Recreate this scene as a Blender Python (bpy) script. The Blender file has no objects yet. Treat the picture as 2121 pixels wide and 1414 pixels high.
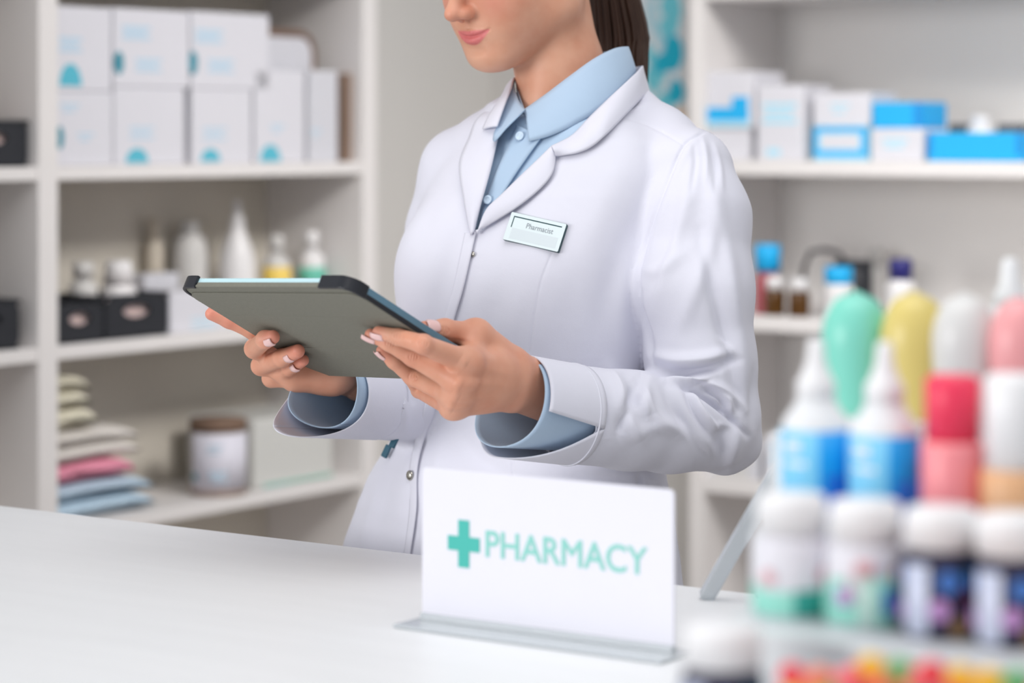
import bpy, bmesh, math, random
import numpy as np
from mathutils import Vector, Matrix
from mathutils.bvhtree import BVHTree
from mathutils import noise as mnoise
random.seed(7)
SC = bpy.context.scene
COL = SC.collection
PI = math.pi
R = math.radians

# ------------------------------------------------------------------ camera, light, exposure
IW, IH = 2121, 1414
FPX = 5300.0            # focal length in pixels
HOR = 275.0             # picture row of the horizon (the camera is level, the lens is shifted)
CAMZ = 1.40
cam_d = bpy.data.cameras.new('camera')
cam = bpy.data.objects.new('camera', cam_d)
COL.objects.link(cam)
cam.location = (0, 0, CAMZ)
cam.rotation_euler = (PI / 2, 0, 0)
cam_d.sensor_width = 36.0
cam_d.lens = 36.0 * FPX / IW
cam_d.shift_y = -(IH / 2 - HOR) / IW
cam_d.clip_start = 0.05
cam_d.dof.use_dof = True
cam_d.dof.focus_distance = 2.75
cam_d.dof.aperture_fstop = 3.0
SC.camera = cam

world = bpy.data.worlds.new('world')
SC.world = world
world.use_nodes = True
wb = world.node_tree.nodes['Background']
wb.inputs['Color'].default_value = (0.93, 0.95, 1.0, 1)
wb.inputs['Strength'].default_value = 0.56


def area_light(name, loc, target, sx, sy, power, color=(1, 1, 1)):
    d = bpy.data.lights.new(name, 'AREA')
    d.shape = 'RECTANGLE'
    d.size, d.size_y = sx, sy
    d.energy = power
    d.color = color
    o = bpy.data.objects.new(name, d)
    COL.objects.link(o)
    o.location = loc
    o.rotation_euler = (Vector(target) - Vector(loc)).to_track_quat('-Z', 'Y').to_euler()
    return o


# daylight from the shop window on the left behind the camera, and fill lights added overhead
area_light('window_light', (-5.9, -1.2, 1.9), (0.0, 3.6, 1.15), 3.6, 2.2, 225, (1.0, 0.99, 0.985))
area_light('overhead_fill', (0.2, 1.7, 3.2), (0.2, 1.9, 0.0), 2.4, 1.8, 32, (1.0, 0.99, 0.98))  # added overhead fill for the counter and other upward faces
spot = area_light('overhead_fill.001', (1.30, 2.95, 2.8), (-.40, 4.95, 1.15), 0.8, 0.5, 6.6, (1.0, 0.975, 0.955))  # added fill brightening the left shelves, narrowed to miss the figure
spot.data.spread = R(58)
spot = area_light('overhead_fill.002', (0.66, 2.75, 2.85), (1.10, 5.05, 1.1), 0.8, 0.5, 4.5, (1.0, 0.98, 0.965))  # added fill brightening the shelves on the back wall
spot.data.spread = R(56)

SC.view_settings.view_transform = 'Standard'
SC.view_settings.look = 'None'
SC.view_settings.gamma = 1
SC.view_settings.use_curve_mapping = False
SC.view_settings.exposure = 0.0


# ------------------------------------------------------------------ helpers
def W(px, py, Y):
    """Point seen at pixel (px, py) that stands Y metres in front of the camera."""
    return Vector(((px - IW / 2) * Y / FPX, Y, CAMZ - (py - HOR) * Y / FPX))


YAW = R(34.7)
E1 = Vector((math.cos(YAW), -math.sin(YAW), 0))      # along the counter and the back wall
E2 = Vector((math.sin(YAW), math.cos(YAW), 0))       # along the left wall
ROOM_Z = -YAW


def RW(X, Yl, z=0.0):
    """Room coordinates to world."""
    return E1 * X + E2 * Yl + Vector((0, 0, z))


def ray(px, X=None, Yl=None):
    """Room coordinates (X, Yl, depth) where the picture column px meets the plane X or Yl."""
    d = Vector(((px - IW / 2) / FPX, 1, 0))
    a, b = E1.dot(d), E2.dot(d)
    t = X / a if X is not None else Yl / b
    return a * t, b * t, t


def zat(py, depth):
    return CAMZ - (py - HOR) * depth / FPX


def srgb(r, g, b):
    def f(c):
        c = c / 255.0
        return c / 12.92 if c <= 0.04045 else ((c + 0.055) / 1.055) ** 2.4
    return (f(r), f(g), f(b), 1.0)


MATS = {}


def mat(name, rgb=(200, 200, 200), rough=0.5, metal=0.0, noise=0.0, nscale=30.0, bump=0.0, bscale=400.0,
        trans=0.0, ior=1.45, sss=0.0, spec=0.5, alpha=1.0, coat=0.0, sheen=0.0, stretch=(1, 1, 1)):
    if name in MATS:
        return MATS[name]
    m = bpy.data.materials.new(name)
    m.use_nodes = True
    nt = m.node_tree
    p = nt.nodes['Principled BSDF']
    c = srgb(*rgb)
    p.inputs['Base Color'].default_value = c
    p.inputs['Roughness'].default_value = rough
    p.inputs['Metallic'].default_value = metal
    p.inputs['IOR'].default_value = ior
    p.inputs['Transmission Weight'].default_value = trans
    p.inputs['Specular IOR Level'].default_value = spec
    p.inputs['Alpha'].default_value = alpha
    p.inputs['Coat Weight'].default_value = coat
    p.inputs['Sheen Weight'].default_value = sheen
    if sss:
        p.inputs['Subsurface Weight'].default_value = sss
        p.inputs['Subsurface Radius'].default_value = (1.0, 0.4, 0.25)
        p.inputs['Subsurface Scale'].default_value = 0.006
    tc = nt.nodes.new('ShaderNodeTexCoord')
    mp = nt.nodes.new('ShaderNodeMapping')
    mp.inputs['Scale'].default_value = stretch
    nt.links.new(tc.outputs['Object'], mp.inputs['Vector'])
    n = nt.nodes.new('ShaderNodeTexNoise')
    n.inputs['Scale'].default_value = nscale
    n.inputs['Detail'].default_value = 4
    nt.links.new(mp.outputs['Vector'], n.inputs['Vector'])
    mx = nt.nodes.new('ShaderNodeMix')
    mx.data_type = 'RGBA'
    k = noise if noise else 0.012
    mx.inputs['A'].default_value = tuple(max(0, v * (1 - k)) for v in c[:3]) + (1,)
    mx.inputs['B'].default_value = tuple(min(1, v * (1 + k)) for v in c[:3]) + (1,)
    nt.links.new(n.outputs['Fac'], mx.inputs['Factor'])
    nt.links.new(mx.outputs['Result'], p.inputs['Base Color'])
    if bump:
        n2 = nt.nodes.new('ShaderNodeTexNoise')
        n2.inputs['Scale'].default_value = bscale
        nt.links.new(mp.outputs['Vector'], n2.inputs['Vector'])
        b = nt.nodes.new('ShaderNodeBump')
        b.inputs['Strength'].default_value = bump
        b.inputs['Distance'].default_value = 0.002
        nt.links.new(n2.outputs['Fac'], b.inputs['Height'])
        nt.links.new(b.outputs['Normal'], p.inputs['Normal'])
    MATS[name] = m
    return m


def tag(o, label=None, cat=None, group=None, kind=None):
    if label:
        o['label'] = label
    if cat:
        o['category'] = cat
    if group:
        o['group'] = group
    if kind:
        o['kind'] = kind
    return o


def empty(name, loc=(0, 0, 0), rz=0.0, label=None, cat=None, group=None):
    o = bpy.data.objects.new(name, None)
    o.empty_display_size = 0.05
    COL.objects.link(o)
    o.location = loc
    o.rotation_euler = (0, 0, rz)
    return tag(o, label, cat, group)


class MB:
    """Collects shapes, then links them as ONE mesh object (one material slot per material)."""

    def __init__(self):
        self.bm = bmesh.new()
        self.mats = []

    def mi(self, m):
        if m not in self.mats:
            self.mats.append(m)
        return self.mats.index(m)

    def _take(self, faces, m, smooth):
        i = self.mi(m)
        for f in faces:
            f.material_index = i
            f.smooth = smooth

    def box(self, x0, x1, y0, y1, z0, z1, m, bev=0.0, seg=2):
        b = bmesh.new()
        bmesh.ops.create_cube(b, size=1)
        for v in b.verts:
            v.co = Vector((x0 + (v.co.x + .5) * (x1 - x0), y0 + (v.co.y + .5) * (y1 - y0), z0 + (v.co.z + .5) * (z1 - z0)))
        if bev:
            bmesh.ops.bevel(b, geom=b.edges[:], offset=bev, segments=seg, affect='EDGES', profile=0.5)
        self.merge(b, m, False)
        return self

    def merge(self, b, m, smooth, M=None):
        if M is not None:
            bmesh.ops.transform(b, matrix=M, verts=b.verts)
        i = self.mi(m)
        vm = {}
        for v in b.verts:
            vm[v] = self.bm.verts.new(v.co)
        for f in b.faces:
            try:
                nf = self.bm.faces.new([vm[v] for v in f.verts])
                nf.material_index = i
                nf.smooth = smooth
            except ValueError:
                pass
        b.free()

    def lathe(self, prof, m, seg=36, c=(0, 0, 0), sx=1.0, sy=1.0, smooth=True):
        rings = []
        for r, z in prof:
            if r < 1e-6:
                rings.append([self.bm.verts.new((c[0], c[1], c[2] + z))])
            else:
                rings.append([self.bm.verts.new((c[0] + sx * r * math.cos(2 * PI * k / seg), c[1] + sy * r * math.sin(2 * PI * k / seg), c[2] + z)) for k in range(seg)])
        fs = []
        for a, b in zip(rings, rings[1:]):
            for k in range(seg):
                k2 = (k + 1) % seg
                if len(a) == 1 and len(b) == 1:
                    continue
                if len(a) == 1:
                    q = [a[0], b[k2], b[k]]
                elif len(b) == 1:
                    q = [a[k], a[k2], b[0]]
                else:
                    q = [a[k], a[k2], b[k2], b[k]]
                fs.append(self.bm.faces.new(q))
        self._take(fs, m, smooth)
        return self

    def tube(self, pts, rad, m, seg=10, cap=True):
        pts = [Vector(p) for p in pts]
        n = len(pts)
        if not isinstance(rad, (list, tuple)):
            rad = [rad] * n
        rings = []
        up = Vector((0.3, 0.2, 1)).normalized()
        for i in range(n):
            t = (pts[min(i + 1, n - 1)] - pts[max(i - 1, 0)]).normalized()
            u = t.cross(up)
            if u.length < 1e-4:
                u = t.cross(Vector((1, 0, 0)))
            u.normalize()
            v = t.cross(u)
            rings.append([self.bm.verts.new(pts[i] + (u * math.cos(2 * PI * k / seg) + v * math.sin(2 * PI * k / seg)) * rad[i]) for k in range(seg)])
        fs = []
        for a, b in zip(rings, rings[1:]):
            for k in range(seg):
                k2 = (k + 1) % seg
                fs.append(self.bm.faces.new([a[k], b[k], b[k2], a[k2]]))
        if cap:
            fs.append(self.bm.faces.new(rings[0]))
            fs.append(self.bm.faces.new(rings[-1][::-1]))
        self._take(fs, m, True)
        return self

    def prism(self, poly, z0, z1, m, M=None, bev=0.0):
        """Polygon in the xy plane pushed from z0 to z1."""
        b = bmesh.new()
        lo = [b.verts.new((p[0], p[1], z0)) for p in poly]
        hi = [b.verts.new((p[0], p[1], z1)) for p in poly]
        n = len(poly)
        b.faces.new(lo[::-1])
        b.faces.new(hi)
        for i in range(n):
            b.faces.new([lo[i], lo[(i + 1) % n], hi[(i + 1) % n], hi[i]])
        bmesh.ops.recalc_face_normals(b, faces=b.faces)
        if bev:
            bmesh.ops.bevel(b, geom=b.edges[:], offset=bev, segments=2, affect='EDGES', profile=0.5)
        self.merge(b, m, False, M)
        return self

    def grid(self, rows, m, smooth=True):
        """A sheet through rows of points."""
        vs = [[self.bm.verts.new(p) for p in row] for row in rows]
        fs = []
        for a, b in zip(vs, vs[1:]):
            for k in range(len(a) - 1):
                fs.append(self.bm.faces.new([a[k], a[k + 1], b[k + 1], b[k]]))
        self._take(fs, m, smooth)
        return self

    def build(self, name, parent=None, loc=None, rz=None, normals=True):
        me = bpy.data.meshes.new(name)
        if normals:
            bmesh.ops.recalc_face_normals(self.bm, faces=self.bm.faces)
        self.bm.to_mesh(me)
        self.bm.free()
        for m in self.mats:
            me.materials.append(m)
        o = bpy.data.objects.new(name, me)
        COL.objects.link(o)
        if parent:
            o.parent = parent
        if loc is not None:
            o.location = loc
        if rz is not None:
            o.rotation_euler = (0, 0, rz)
        return o


def text_mesh(s, size, m, name, depth=0.0003, xscale=1.0, bold=0.0):
    """Lettering as a thin solid mesh lying in its own xy plane, centred."""
    cu = bpy.data.curves.new(name, 'FONT')
    cu.body = s
    cu.size = size
    cu.extrude = depth / 2
    cu.align_x = 'CENTER'
    cu.align_y = 'CENTER'
    t = bpy.data.objects.new(name, cu)
    COL.objects.link(t)
    dg = bpy.context.evaluated_depsgraph_get()
    me = bpy.data.meshes.new_from_object(t.evaluated_get(dg))
    bpy.data.objects.remove(t)
    for v in me.vertices:
        v.co.x *= xscale
    me.materials.clear()
    me.materials.append(m)
    if bold:
        b = bmesh.new()
        for i, (dx, dy) in enumerate(((0, 0), (bold, 0), (-bold, 0), (0, bold), (0, -bold))):
            b.from_mesh(me)
            b.verts.ensure_lookup_table()
            for v in b.verts[i * len(me.vertices):]:
                v.co += Vector((dx, dy, .00001 * i))
        b.to_mesh(me)
        b.free()
    o = bpy.data.objects.new(name, me)
    COL.objects.link(o)
    return o


def rounded_rect(w, h, r, n=5):
    pts = []
    for cx, cy, a0 in ((w / 2 - r, h / 2 - r, 0), (-w / 2 + r, h / 2 - r, PI / 2), (-w / 2 + r, -h / 2 + r, PI), (w / 2 - r, -h / 2 + r, 1.5 * PI)):
        for k in range(n + 1):
            a = a0 + (PI / 2) * k / n
            pts.append((cx + r * math.cos(a), cy + r * math.sin(a)))
    return pts


# ------------------------------------------------------------------ the room
M_WALL = mat('wall_paint', (214, 211, 207), 0.85, noise=0.02, nscale=3, bump=0.05, bscale=300)
M_FLOOR = mat('floor_tile', (176, 170, 164), 0.5, noise=0.05, nscale=5)
M_SHELF = mat('white_shelf_board', (226, 222, 220), 0.45, noise=0.015, nscale=8, bump=0.02)
M_BACK = mat('grey_back_board', (206, 199, 187), 0.7, noise=0.03, nscale=8)
M_BACKW = mat('pale_back_board', (238, 235, 232), 0.7, noise=0.02, nscale=8)
XF, XB = -3.146, -3.41          # left shelving: front plane and wall
YF, YB = 4.50, 4.84             # back shelving: front plane and wall


def room_mesh(name, boxes, m, kind='structure'):
    mb = MB()
    for b in boxes:
        mb.box(*b, m)
    o = mb.build(name, rz=ROOM_Z)
    return tag(o, kind=kind)


tag(room_mesh('floor', [(-3.5, 4.5, -1.2, 5.0, -0.05, 0.0)], M_FLOOR), 'grey tiled shop floor behind the counter')
tag(room_mesh('wall_back', [(-3.5, 4.5, YB, YB + 0.1, 0.0, 2.9)], M_WALL), 'plain pale grey back wall beside the shelves')
tag(room_mesh('wall_left', [(XB - 0.1, XB, 1.9, YB, 0.0, 2.9)], M_WALL), 'plain pale grey side wall')

SH_Z = [0.10, 0.42, 0.72, 1.033, 1.342, 1.725, 1.98]
# shelving on the left wall (two bays)
lu = empty('shelving_unit', RW(XB, 3.15, 0), ROOM_Z, 'white open shelving along the side wall holding white cartons and black baskets', 'shelving unit')


def lbox(name, x0, x1, y0, y1, z0, z1, m, bev=0.002):
    mb = MB()
    mb.box(x0 - XB, x1 - XB, y0 - 3.15, y1 - 3.15, z0, z1, m, bev)
    return mb.build(name, lu)


G = 0.003
for y0, y1 in ((2.28, 2.326), (3.127, 3.173), (4.022, 4.067)):
    lbox('side_panel', XB + G, XF, y0, y1, 0, 2.2, M_SHELF)
for y0, y1 in ((2.326, 3.127), (3.173, 4.022)):
    for z in SH_Z:
        lbox('shelf', XB + G + 0.012, XF - 0.002, y0, y1, z - 0.024, z, M_SHELF)
    b = lbox('back_panel', XB + G, XB + G + 0.012, y0, y1, 0.05, 2.2, M_BACK, 0)
    tag(b, 'grey back board')
for y0, y1 in ((2.326, 3.127), (3.173, 4.022)):
    lbox('top_board', XB + G, XF, y0, y1, 2.176, 2.2, M_SHELF)

# shelving on the back wall
SR_Z = [0.10, 0.40, 0.70, 1.033, 1.345, 1.700, 1.98]
SRH = 0.030
RX0, RX1 = -2.677, -1.10
ru = empty('shelving_unit', RW(RX0, YB, 0), ROOM_Z, 'white open shelving against the back wall with blue and white medicine boxes', 'shelving unit')


def rbox(name, x0, x1, y0, y1, z0, z1, m, bev=0.002):
    mb = MB()
    mb.box(x0 - RX0, x1 - RX0, y0 - YB, y1 - YB, z0, z1, m, bev)
    return mb.build(name, ru)


for x0, x1 in ((RX0, RX0 + 0.034), (RX1 - 0.034, RX1)):
    rbox('side_panel', x0, x1, YF, YB - G, 0, 2.2, M_SHELF)
for z in SR_Z:
    rbox('shelf', RX0 + 0.034, RX1 - 0.034, YF + 0.002, YB - G - 0.012, z - SRH, z, M_SHELF)
tag(rbox('back_panel', RX0 + 0.034, RX1 - 0.034, YB - G - 0.012, YB - G, 0.05, 2.2, M_BACKW, 0), 'pale back board')
rbox('top_board', RX0 + 0.034, RX1 - 0.034, YF, YB - G - 0.012, 2.176, 2.2, M_SHELF)

# counter
M_TOP = mat('white_counter_top', (240, 241, 242), 0.42, noise=0.035, nscale=14, bump=0.03, bscale=120, stretch=(0.25, 2.2, 1))
M_CBASE = mat('white_counter_front', (222, 221, 220), 0.5)
CZ = 0.95
CX0, CX1, CY0, CY1 = -3.0, -0.1, 1.12, 2.19
ct = empty('service_counter', RW(-1.5, 1.75, 0), ROOM_Z, 'long white service counter with faint grain that the sign stands on', 'counter')
mb = MB()
mb.box(CX0 + 1.5, CX1 + 1.5, CY0 - 1.75, CY1 - 1.75, CZ - 0.04, CZ, M_TOP, 0.0025)
mb.build('worktop', ct)
mb = MB()
mb.box(CX0 + 1.56, CX1 + 1.44, CY0 - 1.69, CY1 - 1.83, 0.0, CZ - 0.04, M_CBASE, 0.001)
mb.build('base_cabinet', ct)

# poster on the back wall, just left of the back shelving
M_PW = mat('poster_white', (222, 228, 232), 0.6)
M_PC = mat('poster_cyan', (0, 176, 205), 0.6)
M_PL = mat('poster_light_cyan', (110, 205, 220), 0.6)
M_PB = mat('poster_pale_blue', (176, 214, 226), 0.6)
M_PO = mat('poster_peach', (236, 205, 178), 0.6)
pxl = lambda px: ray(px, Yl=YB)[0]
P0, P1 = pxl(1250), pxl(1421)
dpt = ray(1380, Yl=YB)[2]
PZ0, PZ1 = zat(262, dpt), zat(-380, dpt)
mb = MB()
mb.box(0, P1 - P0, -0.006, -0.001, 0, PZ1 - PZ0, M_PW)


def pblob(px, py, wpx, hpx, rot, m, lay):
    k = dpt / FPX
    cx, cz = pxl(px) - P0, zat(py, dpt) - PZ0
    w, h = wpx * k * 1.15, hpx * k
    pts = [(w / 2 * math.cos(a) * (1 + .12 * math.sin(3 * a + px)), h / 2 * math.sin(a) * (1 + .1 * math.cos(2 * a + py))) for a in [2 * PI * i / 20 for i in range(20)]]
    M = Matrix.Translation((cx, -0.006, cz)) @ Matrix.Rotation(PI / 2, 4, 'X') @ Matrix.Rotation(R(rot), 4, 'Z')
    mb.prism(pts, 0.0001, 0.0003 * lay, m, M)


for a in ((1394, 15, 44, 60, 20, M_PL, 1), (1372, 75, 30, 120, 35, M_PB, 1), (1360, 130, 26, 90, 30, M_PL, 1.3), (1389, 55, 40, 50, 0, M_PL, 1.2),
          (1398, 95, 38, 46, 0, M_PC, 2), (1385, 128, 62, 40, 20, M_PC, 2.2), (1402, 118, 30, 60, 0, M_PC, 2.1), (1356, 165, 30, 60, 10, M_PL, 1.4),
          (1403, 190, 34, 54, -10, M_PC, 2), (1380, 212, 50, 40, 30, M_PL, 1.5), (1352, 22, 24, 60, 0, M_PB, 1.1), (1410, 250, 26, 60, 0, M_PO, 1.6), (1366, -40, 60, 60, 10, M_PL, 1.2),
          (1400, -120, 40, 60, 10, M_PC, 1.2), (1340, -220, 60, 60, 10, M_PL, 1.2), (1300, -90, 60, 80, 10, M_PC, 1.2), (1300, 90, 50, 80, 10, M_PC, 1.2)):
    pblob(*a)
tag(mb.build('wall_poster', loc=RW(P0, YB, PZ0), rz=ROOM_Z), 'white poster with cyan molecule blobs on the back wall behind the ponytail', 'poster')

# ------------------------------------------------------------------ goods on the shelves
M_CARD = mat('white_carton', (214, 213, 219), 0.6)
M_CARDG = mat('greyish_carton', (206, 206, 212), 0.6)
M_TEAL = mat('print_teal', (86, 180, 200), 0.6)
M_TEALD = mat('print_dark_teal', (64, 140, 158), 0.6)
M_PALE = mat('print_pale_blue', (186, 208, 224), 0.6)
M_CYAN = mat('print_cyan_blue', (20, 172, 232), 0.55)
M_CYANP = mat('print_pale_cyan', (168, 218, 236), 0.55)
M_BLACK = mat('black_plastic', (36, 38, 44), 0.5)
M_PINKISH = mat('pale_pink_plastic', (214, 190, 186), 0.6)
M_WPL = mat('white_plastic', (228, 226, 226), 0.35)
M_WPL2 = mat('grey_white_plastic', (205, 203, 200), 0.4)
M_BROWN = mat('brown_wood', (120, 96, 80), 0.6, noise=0.15, nscale=40)
M_KRAFT = mat('kraft_board', (150, 126, 110), 0.7, noise=0.05)
M_BEIGE = mat('beige_plastic', (196, 186, 170), 0.45)
M_YEL = mat('yellow_label', (232, 200, 96), 0.5)
M_GRN = mat('green_label', (104, 190, 168), 0.5)

FX = Matrix(((0, 0, 1, 0), (1, 0, 0, 0), (0, 1, 0, 0), (0, 0, 0, 1)))      # (u, v) -> y, z, facing +x
FY = Matrix(((1, 0, 0, 0), (0, 0, -1, 0), (0, 1, 0, 0), (0, 0, 0, 1)))     # (u, v) -> x, z, facing -y


def disc(w, h, n=20, a0=0.0, a1=2 * PI):
    k = n if a1 - a0 >= 2 * PI - 1e-3 else n + 1
    return [(w / 2 * math.cos(a0 + (a1 - a0) * i / n), h * math.sin(a0 + (a1 - a0) * i / n)) for i in range(k)]


def rect(u0, u1, v0, v1):
    return [(u0, v0), (u1, v0), (u1, v1), (u0, v1)]


class Carton:
    """One carton on a shelf; side 'L' faces +x (left unit), 'B' faces -y (back unit)."""

    def __init__(self, side, px0, px1, ztop_py, zb, inset, depth, m, h=None, bev=0.003):
        self.side = side
        if side == 'L':
            self.front = XF - inset
            a, b = ray(px0, X=self.front), ray(px1, X=self.front)
            self.u0, self.w = a[1], b[1] - a[1]
        else:
            self.front = YF + inset
            a, b = ray(px0, Yl=self.front), ray(px1, Yl=self.front)
            self.u0, self.w = a[0], b[0] - a[0]
        self.d = (a[2] + b[2]) / 2
        self.zb = zb
        self.h = h if h else zat(ztop_py, self.d) - zb
        self.mb = MB()
        if side == 'L':
            self.mb.box(-depth, 0, 0, self.w, 0, self.h, m, bev)
        else:
            self.mb.box(0, self.w, 0, depth, 0, self.h, m, bev)

    def uv(self, px, py):
        r = ray(px, X=self.front) if self.side == 'L' else ray(px, Yl=self.front)
        u = (r[1] if self.side == 'L' else r[0]) - self.u0
        return u, zat(py, r[2]) - self.zb

    def mark(self, poly, m, lay=1):
        self.mb.prism(poly, -0.001, 0.0003 * lay, m, FX if self.side == 'L' else FY)
        return self

    def mrect(self, px0, px1, py0, py1, m, lay=1):
        a, b = self.uv(px0, py1), self.uv(px1, py0)
        c = lambda v, lo, hi: min(max(v, lo), hi)
        return self.mark(rect(c(a[0], .001, self.w - .001), c(b[0], .001, self.w - .001), c(a[1], .001, self.h - .001), c(b[1], .001, self.h - .001)), m, lay)

    def lines(self, px0, px1, py, n, m, step=11, th=6):
        for i in range(n):
            self.mrect(px0 + (4 if i % 2 else 0), px1 - (9 * (i % 2)), py + i * step, py + i * step + th, m)
        return self

    def dome(self, px, py, wpx, hpx, m, full=False):
        u, v = self.uv(px, py)
        k = self.w / abs(self.uvw())
        pts = disc(wpx * k, hpx * self.d / FPX, 18, 0, 2 * PI if full else PI)
        return self.mark([(p[0] + u, p[1] + v) for p in pts], m, 2)

    def uvw(self):
        # picture width of the front
        if self.side == 'L':
            P, Q = RW(self.front, self.u0), RW(self.front, self.u0 + self.w)
        else:
            P, Q = RW(self.u0, self.front), RW(self.u0 + self.w, self.front)
        return (Q.x / Q.y - P.x / P.y) * FPX

    def done(self, name, label, cat, group=None):
        loc = RW(self.front, self.u0, self.zb) if self.side == 'L' else RW(self.u0, self.front, self.zb)
        o = self.mb.build(name, loc=loc, rz=ROOM_Z)
        return tag(o, label, cat, group)


ZA, ZB_, ZC = 1.342, 1.033, 0.72
EPS = 0.0005
GR = 'white cartons on the upper left shelf'
zl = ZA + EPS
# lower row
c = Carton('L', 112, 234, 190, zl, 0.012, 0.16, M_CARD)
c.lines(125, 165, 215, 2, M_PALE).dome(124, 285, 16, 24, M_TEALD, True).lines(160, 195, 275, 2, M_PALE)
cA = c; c.done('medicine_carton', 'white carton in the lower row beside the shelf post, dark teal oval at its edge', 'carton', GR)
c = Carton('L', 237, 383, 182, zl, 0.012, 0.17, M_CARD)
c.lines(268, 320, 262, 3, M_PALE, 10, 6).dome(284, 337, 46, 30, M_TEAL)
cB = c; c.done('medicine_carton', 'white carton second in the lower row with a teal dome near its bottom', 'carton', GR)
c = Carton('L', 398, 522, 185, zl, 0.012, 0.07, M_CARD)
c.lines(420, 470, 264, 3, M_PALE, 10, 6).dome(436, 334, 40, 26, M_TEAL)
cC = c; c.done('medicine_carton', 'white carton third in the lower row, under the rightmost carton of the upper row', 'carton', GR)
c = Carton('L', 528, 632, 146, zl, 0.012, 0.065, M_CARD)
c.lines(560, 590, 258, 2, M_PALE, 10, 6).dome(560, 334, 42, 34, M_TEAL)
c.done('medicine_carton', 'tall white carton with a teal dome standing right of the two-row stack', 'carton', GR)
c = Carton('L', 640, 700, 146, zl, 0.018, 0.05, M_CARDG)
c.lines(645, 665, 268, 2, M_PALE, 10, 6)
c.done('medicine_carton', 'slim plain pale carton at the right end of the upper left shelf', 'carton', GR)
# upper row
z2 = zl + cA.h + EPS
c = Carton('L', 114, 232, 14, z2, 0.012, 0.15, M_CARD)
c.lines(122, 170, 78, 3, M_PALE, 11, 7).dome(146, 178, 46, 46, M_TEAL)
c.done('medicine_carton', 'white carton in the upper row beside the shelf post with a teal dome', 'carton', GR)
z2 = zl + cB.h + EPS
c = Carton('L', 236, 393, 20, z2, 0.012, 0.17, M_CARD)
c.lines(252, 312, 55, 3, M_PALE, 10, 6).dome(246, 130, 20, 24, M_TEALD, True).lines(280, 335, 122, 3, M_PALE, 10, 6)
c.done('medicine_carton', 'white carton in the middle of the upper row, dark teal oval at its left edge', 'carton', GR)
z2 = zl + max(cC.h, cB.h) + EPS
c = Carton('L', 397, 558, 27, zl + cC.h + EPS, 0.012, 0.07, M_CARD)
c.lines(404, 462, 62, 3, M_PALE, 10, 6).dome(400, 130, 18, 24, M_TEALD, True).lines(430, 485, 124, 3, M_PALE, 10, 6)
c.done('medicine_carton', 'white carton at the right end of the upper row beside the brown tray rim', 'carton', GR)

# brown round-cornered frame leaning at the back, and the brown board at the shelf's end
mb = MB()
xf = XF - 0.098
y0, y1 = ray(520, X=xf)[1], min(ray(652, X=xf)[1], 4.008)
dd = ray(600, X=xf)[2]
zt = zat(62, dd)
H = zt - zl
ring = []
w = y1 - y0
for (cy, cz, a0) in ((w - .05, H - .05, 0), (.05, H - .05, PI / 2), (.05, .05, PI), (w - .05, .05, 1.5 * PI)):
    for k in range(6):
        a = a0 + PI / 2 * k / 5
        ring.append((0, cy + .042 * math.cos(a), cz + .042 * math.sin(a)))
ring.append(ring[0])
mb.tube(ring, 0.0085, M_BROWN, 8, cap=False)
b = mb.build('tray_rim')
mb = MB()
inner = [(p[1], p[2]) for p in ring[:-1]]
mb.prism(inner, -0.006, 0.004, M_CARDG, FX)
tr = empty('serving_tray', RW(xf, y0, zl + .001), ROOM_Z, 'upright tray with a rounded brown rim standing behind the white cartons', 'tray')
b.parent = tr
tag(b, 'brown rounded rim')
mb.build('tray_panel', tr)
mb = MB()
y0 = ray(707, X=XF - 0.10)[1]
mb.box(-0.034, 0.0, 0, 0.013, 0, zat(152, 5.1) - zl, M_KRAFT, 0.002)
tag(mb.build('kraft_board', loc=RW(XF - 0.026, 4.006, zl), rz=ROOM_Z), 'thin brown board standing against the end panel of the upper left shelf', 'board')


# ---- baskets
def basket(px0, px1, pytop, zb, inset, depth, label, slot=True):
    front = XF - inset
    a, b = ray(px0, X=front), ray(px1, X=front)
    w = b[1] - a[1]
    h = zat(pytop, (a[2] + b[2]) / 2) - zb
    root = empty('storage_basket', RW(front, a[1], zb), ROOM_Z, label, 'basket', 'black baskets on the left shelves')
    m = MB()
    t = 0.004
    m.box(-depth, 0, 0, w, 0, t, M_BLACK)
    m.box(-depth, -depth + t, 0, w, t, h, M_BLACK)
    m.box(-depth + t, -t, 0, t, t, h, M_BLACK)
    m.box(-depth + t, -t, w - t, w, t, h, M_BLACK)
    # front wall around an oval hand hole
    hw, hh, cz = min(w * 0.22, 0.035), 0.0115, h * 0.64
    n = 28
    outer, inn = [], []
    for i in range(n):
        an = 2 * PI * i / n
        inn.append((w / 2 + hw * math.cos(an), cz + hh * math.sin(an)))
        c_, s_ = math.cos(an), math.sin(an)
        k = min((w / 2) / max(abs(c_), 1e-6), ((h - cz) if s_ > 0 else cz) / max(abs(s_), 1e-6))
        outer.append((w / 2 + k * c_, cz + k * s_))
    bm = bmesh.new()
    L = []
    for x in (-t, 0.0):
        L.append(([bm.verts.new((x, *p)) for p in outer], [bm.verts.new((x, *p)) for p in inn]))
    for i in range(n):
        j = (i + 1) % n
        for (o_, n_) in L:
            bm.faces.new([o_[i], o_[j], n_[j], n_[i]])
        bm.faces.new([L[0][1][i], L[0][1][j], L[1][1][j], L[1][1][i]])
    m.merge(bm, M_BLACK, False)
    m.build('basket_body', root)
    m = MB()
    m.tube([(-0.002, 0, h), (-0.002, w, h), (-depth + .002, w, h), (-depth + .002, 0, h), (-0.002, 0, h)], 0.004, M_BLACK, 8)
    m.build('basket_rim', root)
    # goods seen through the hand hole
    return root, w, h


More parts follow.
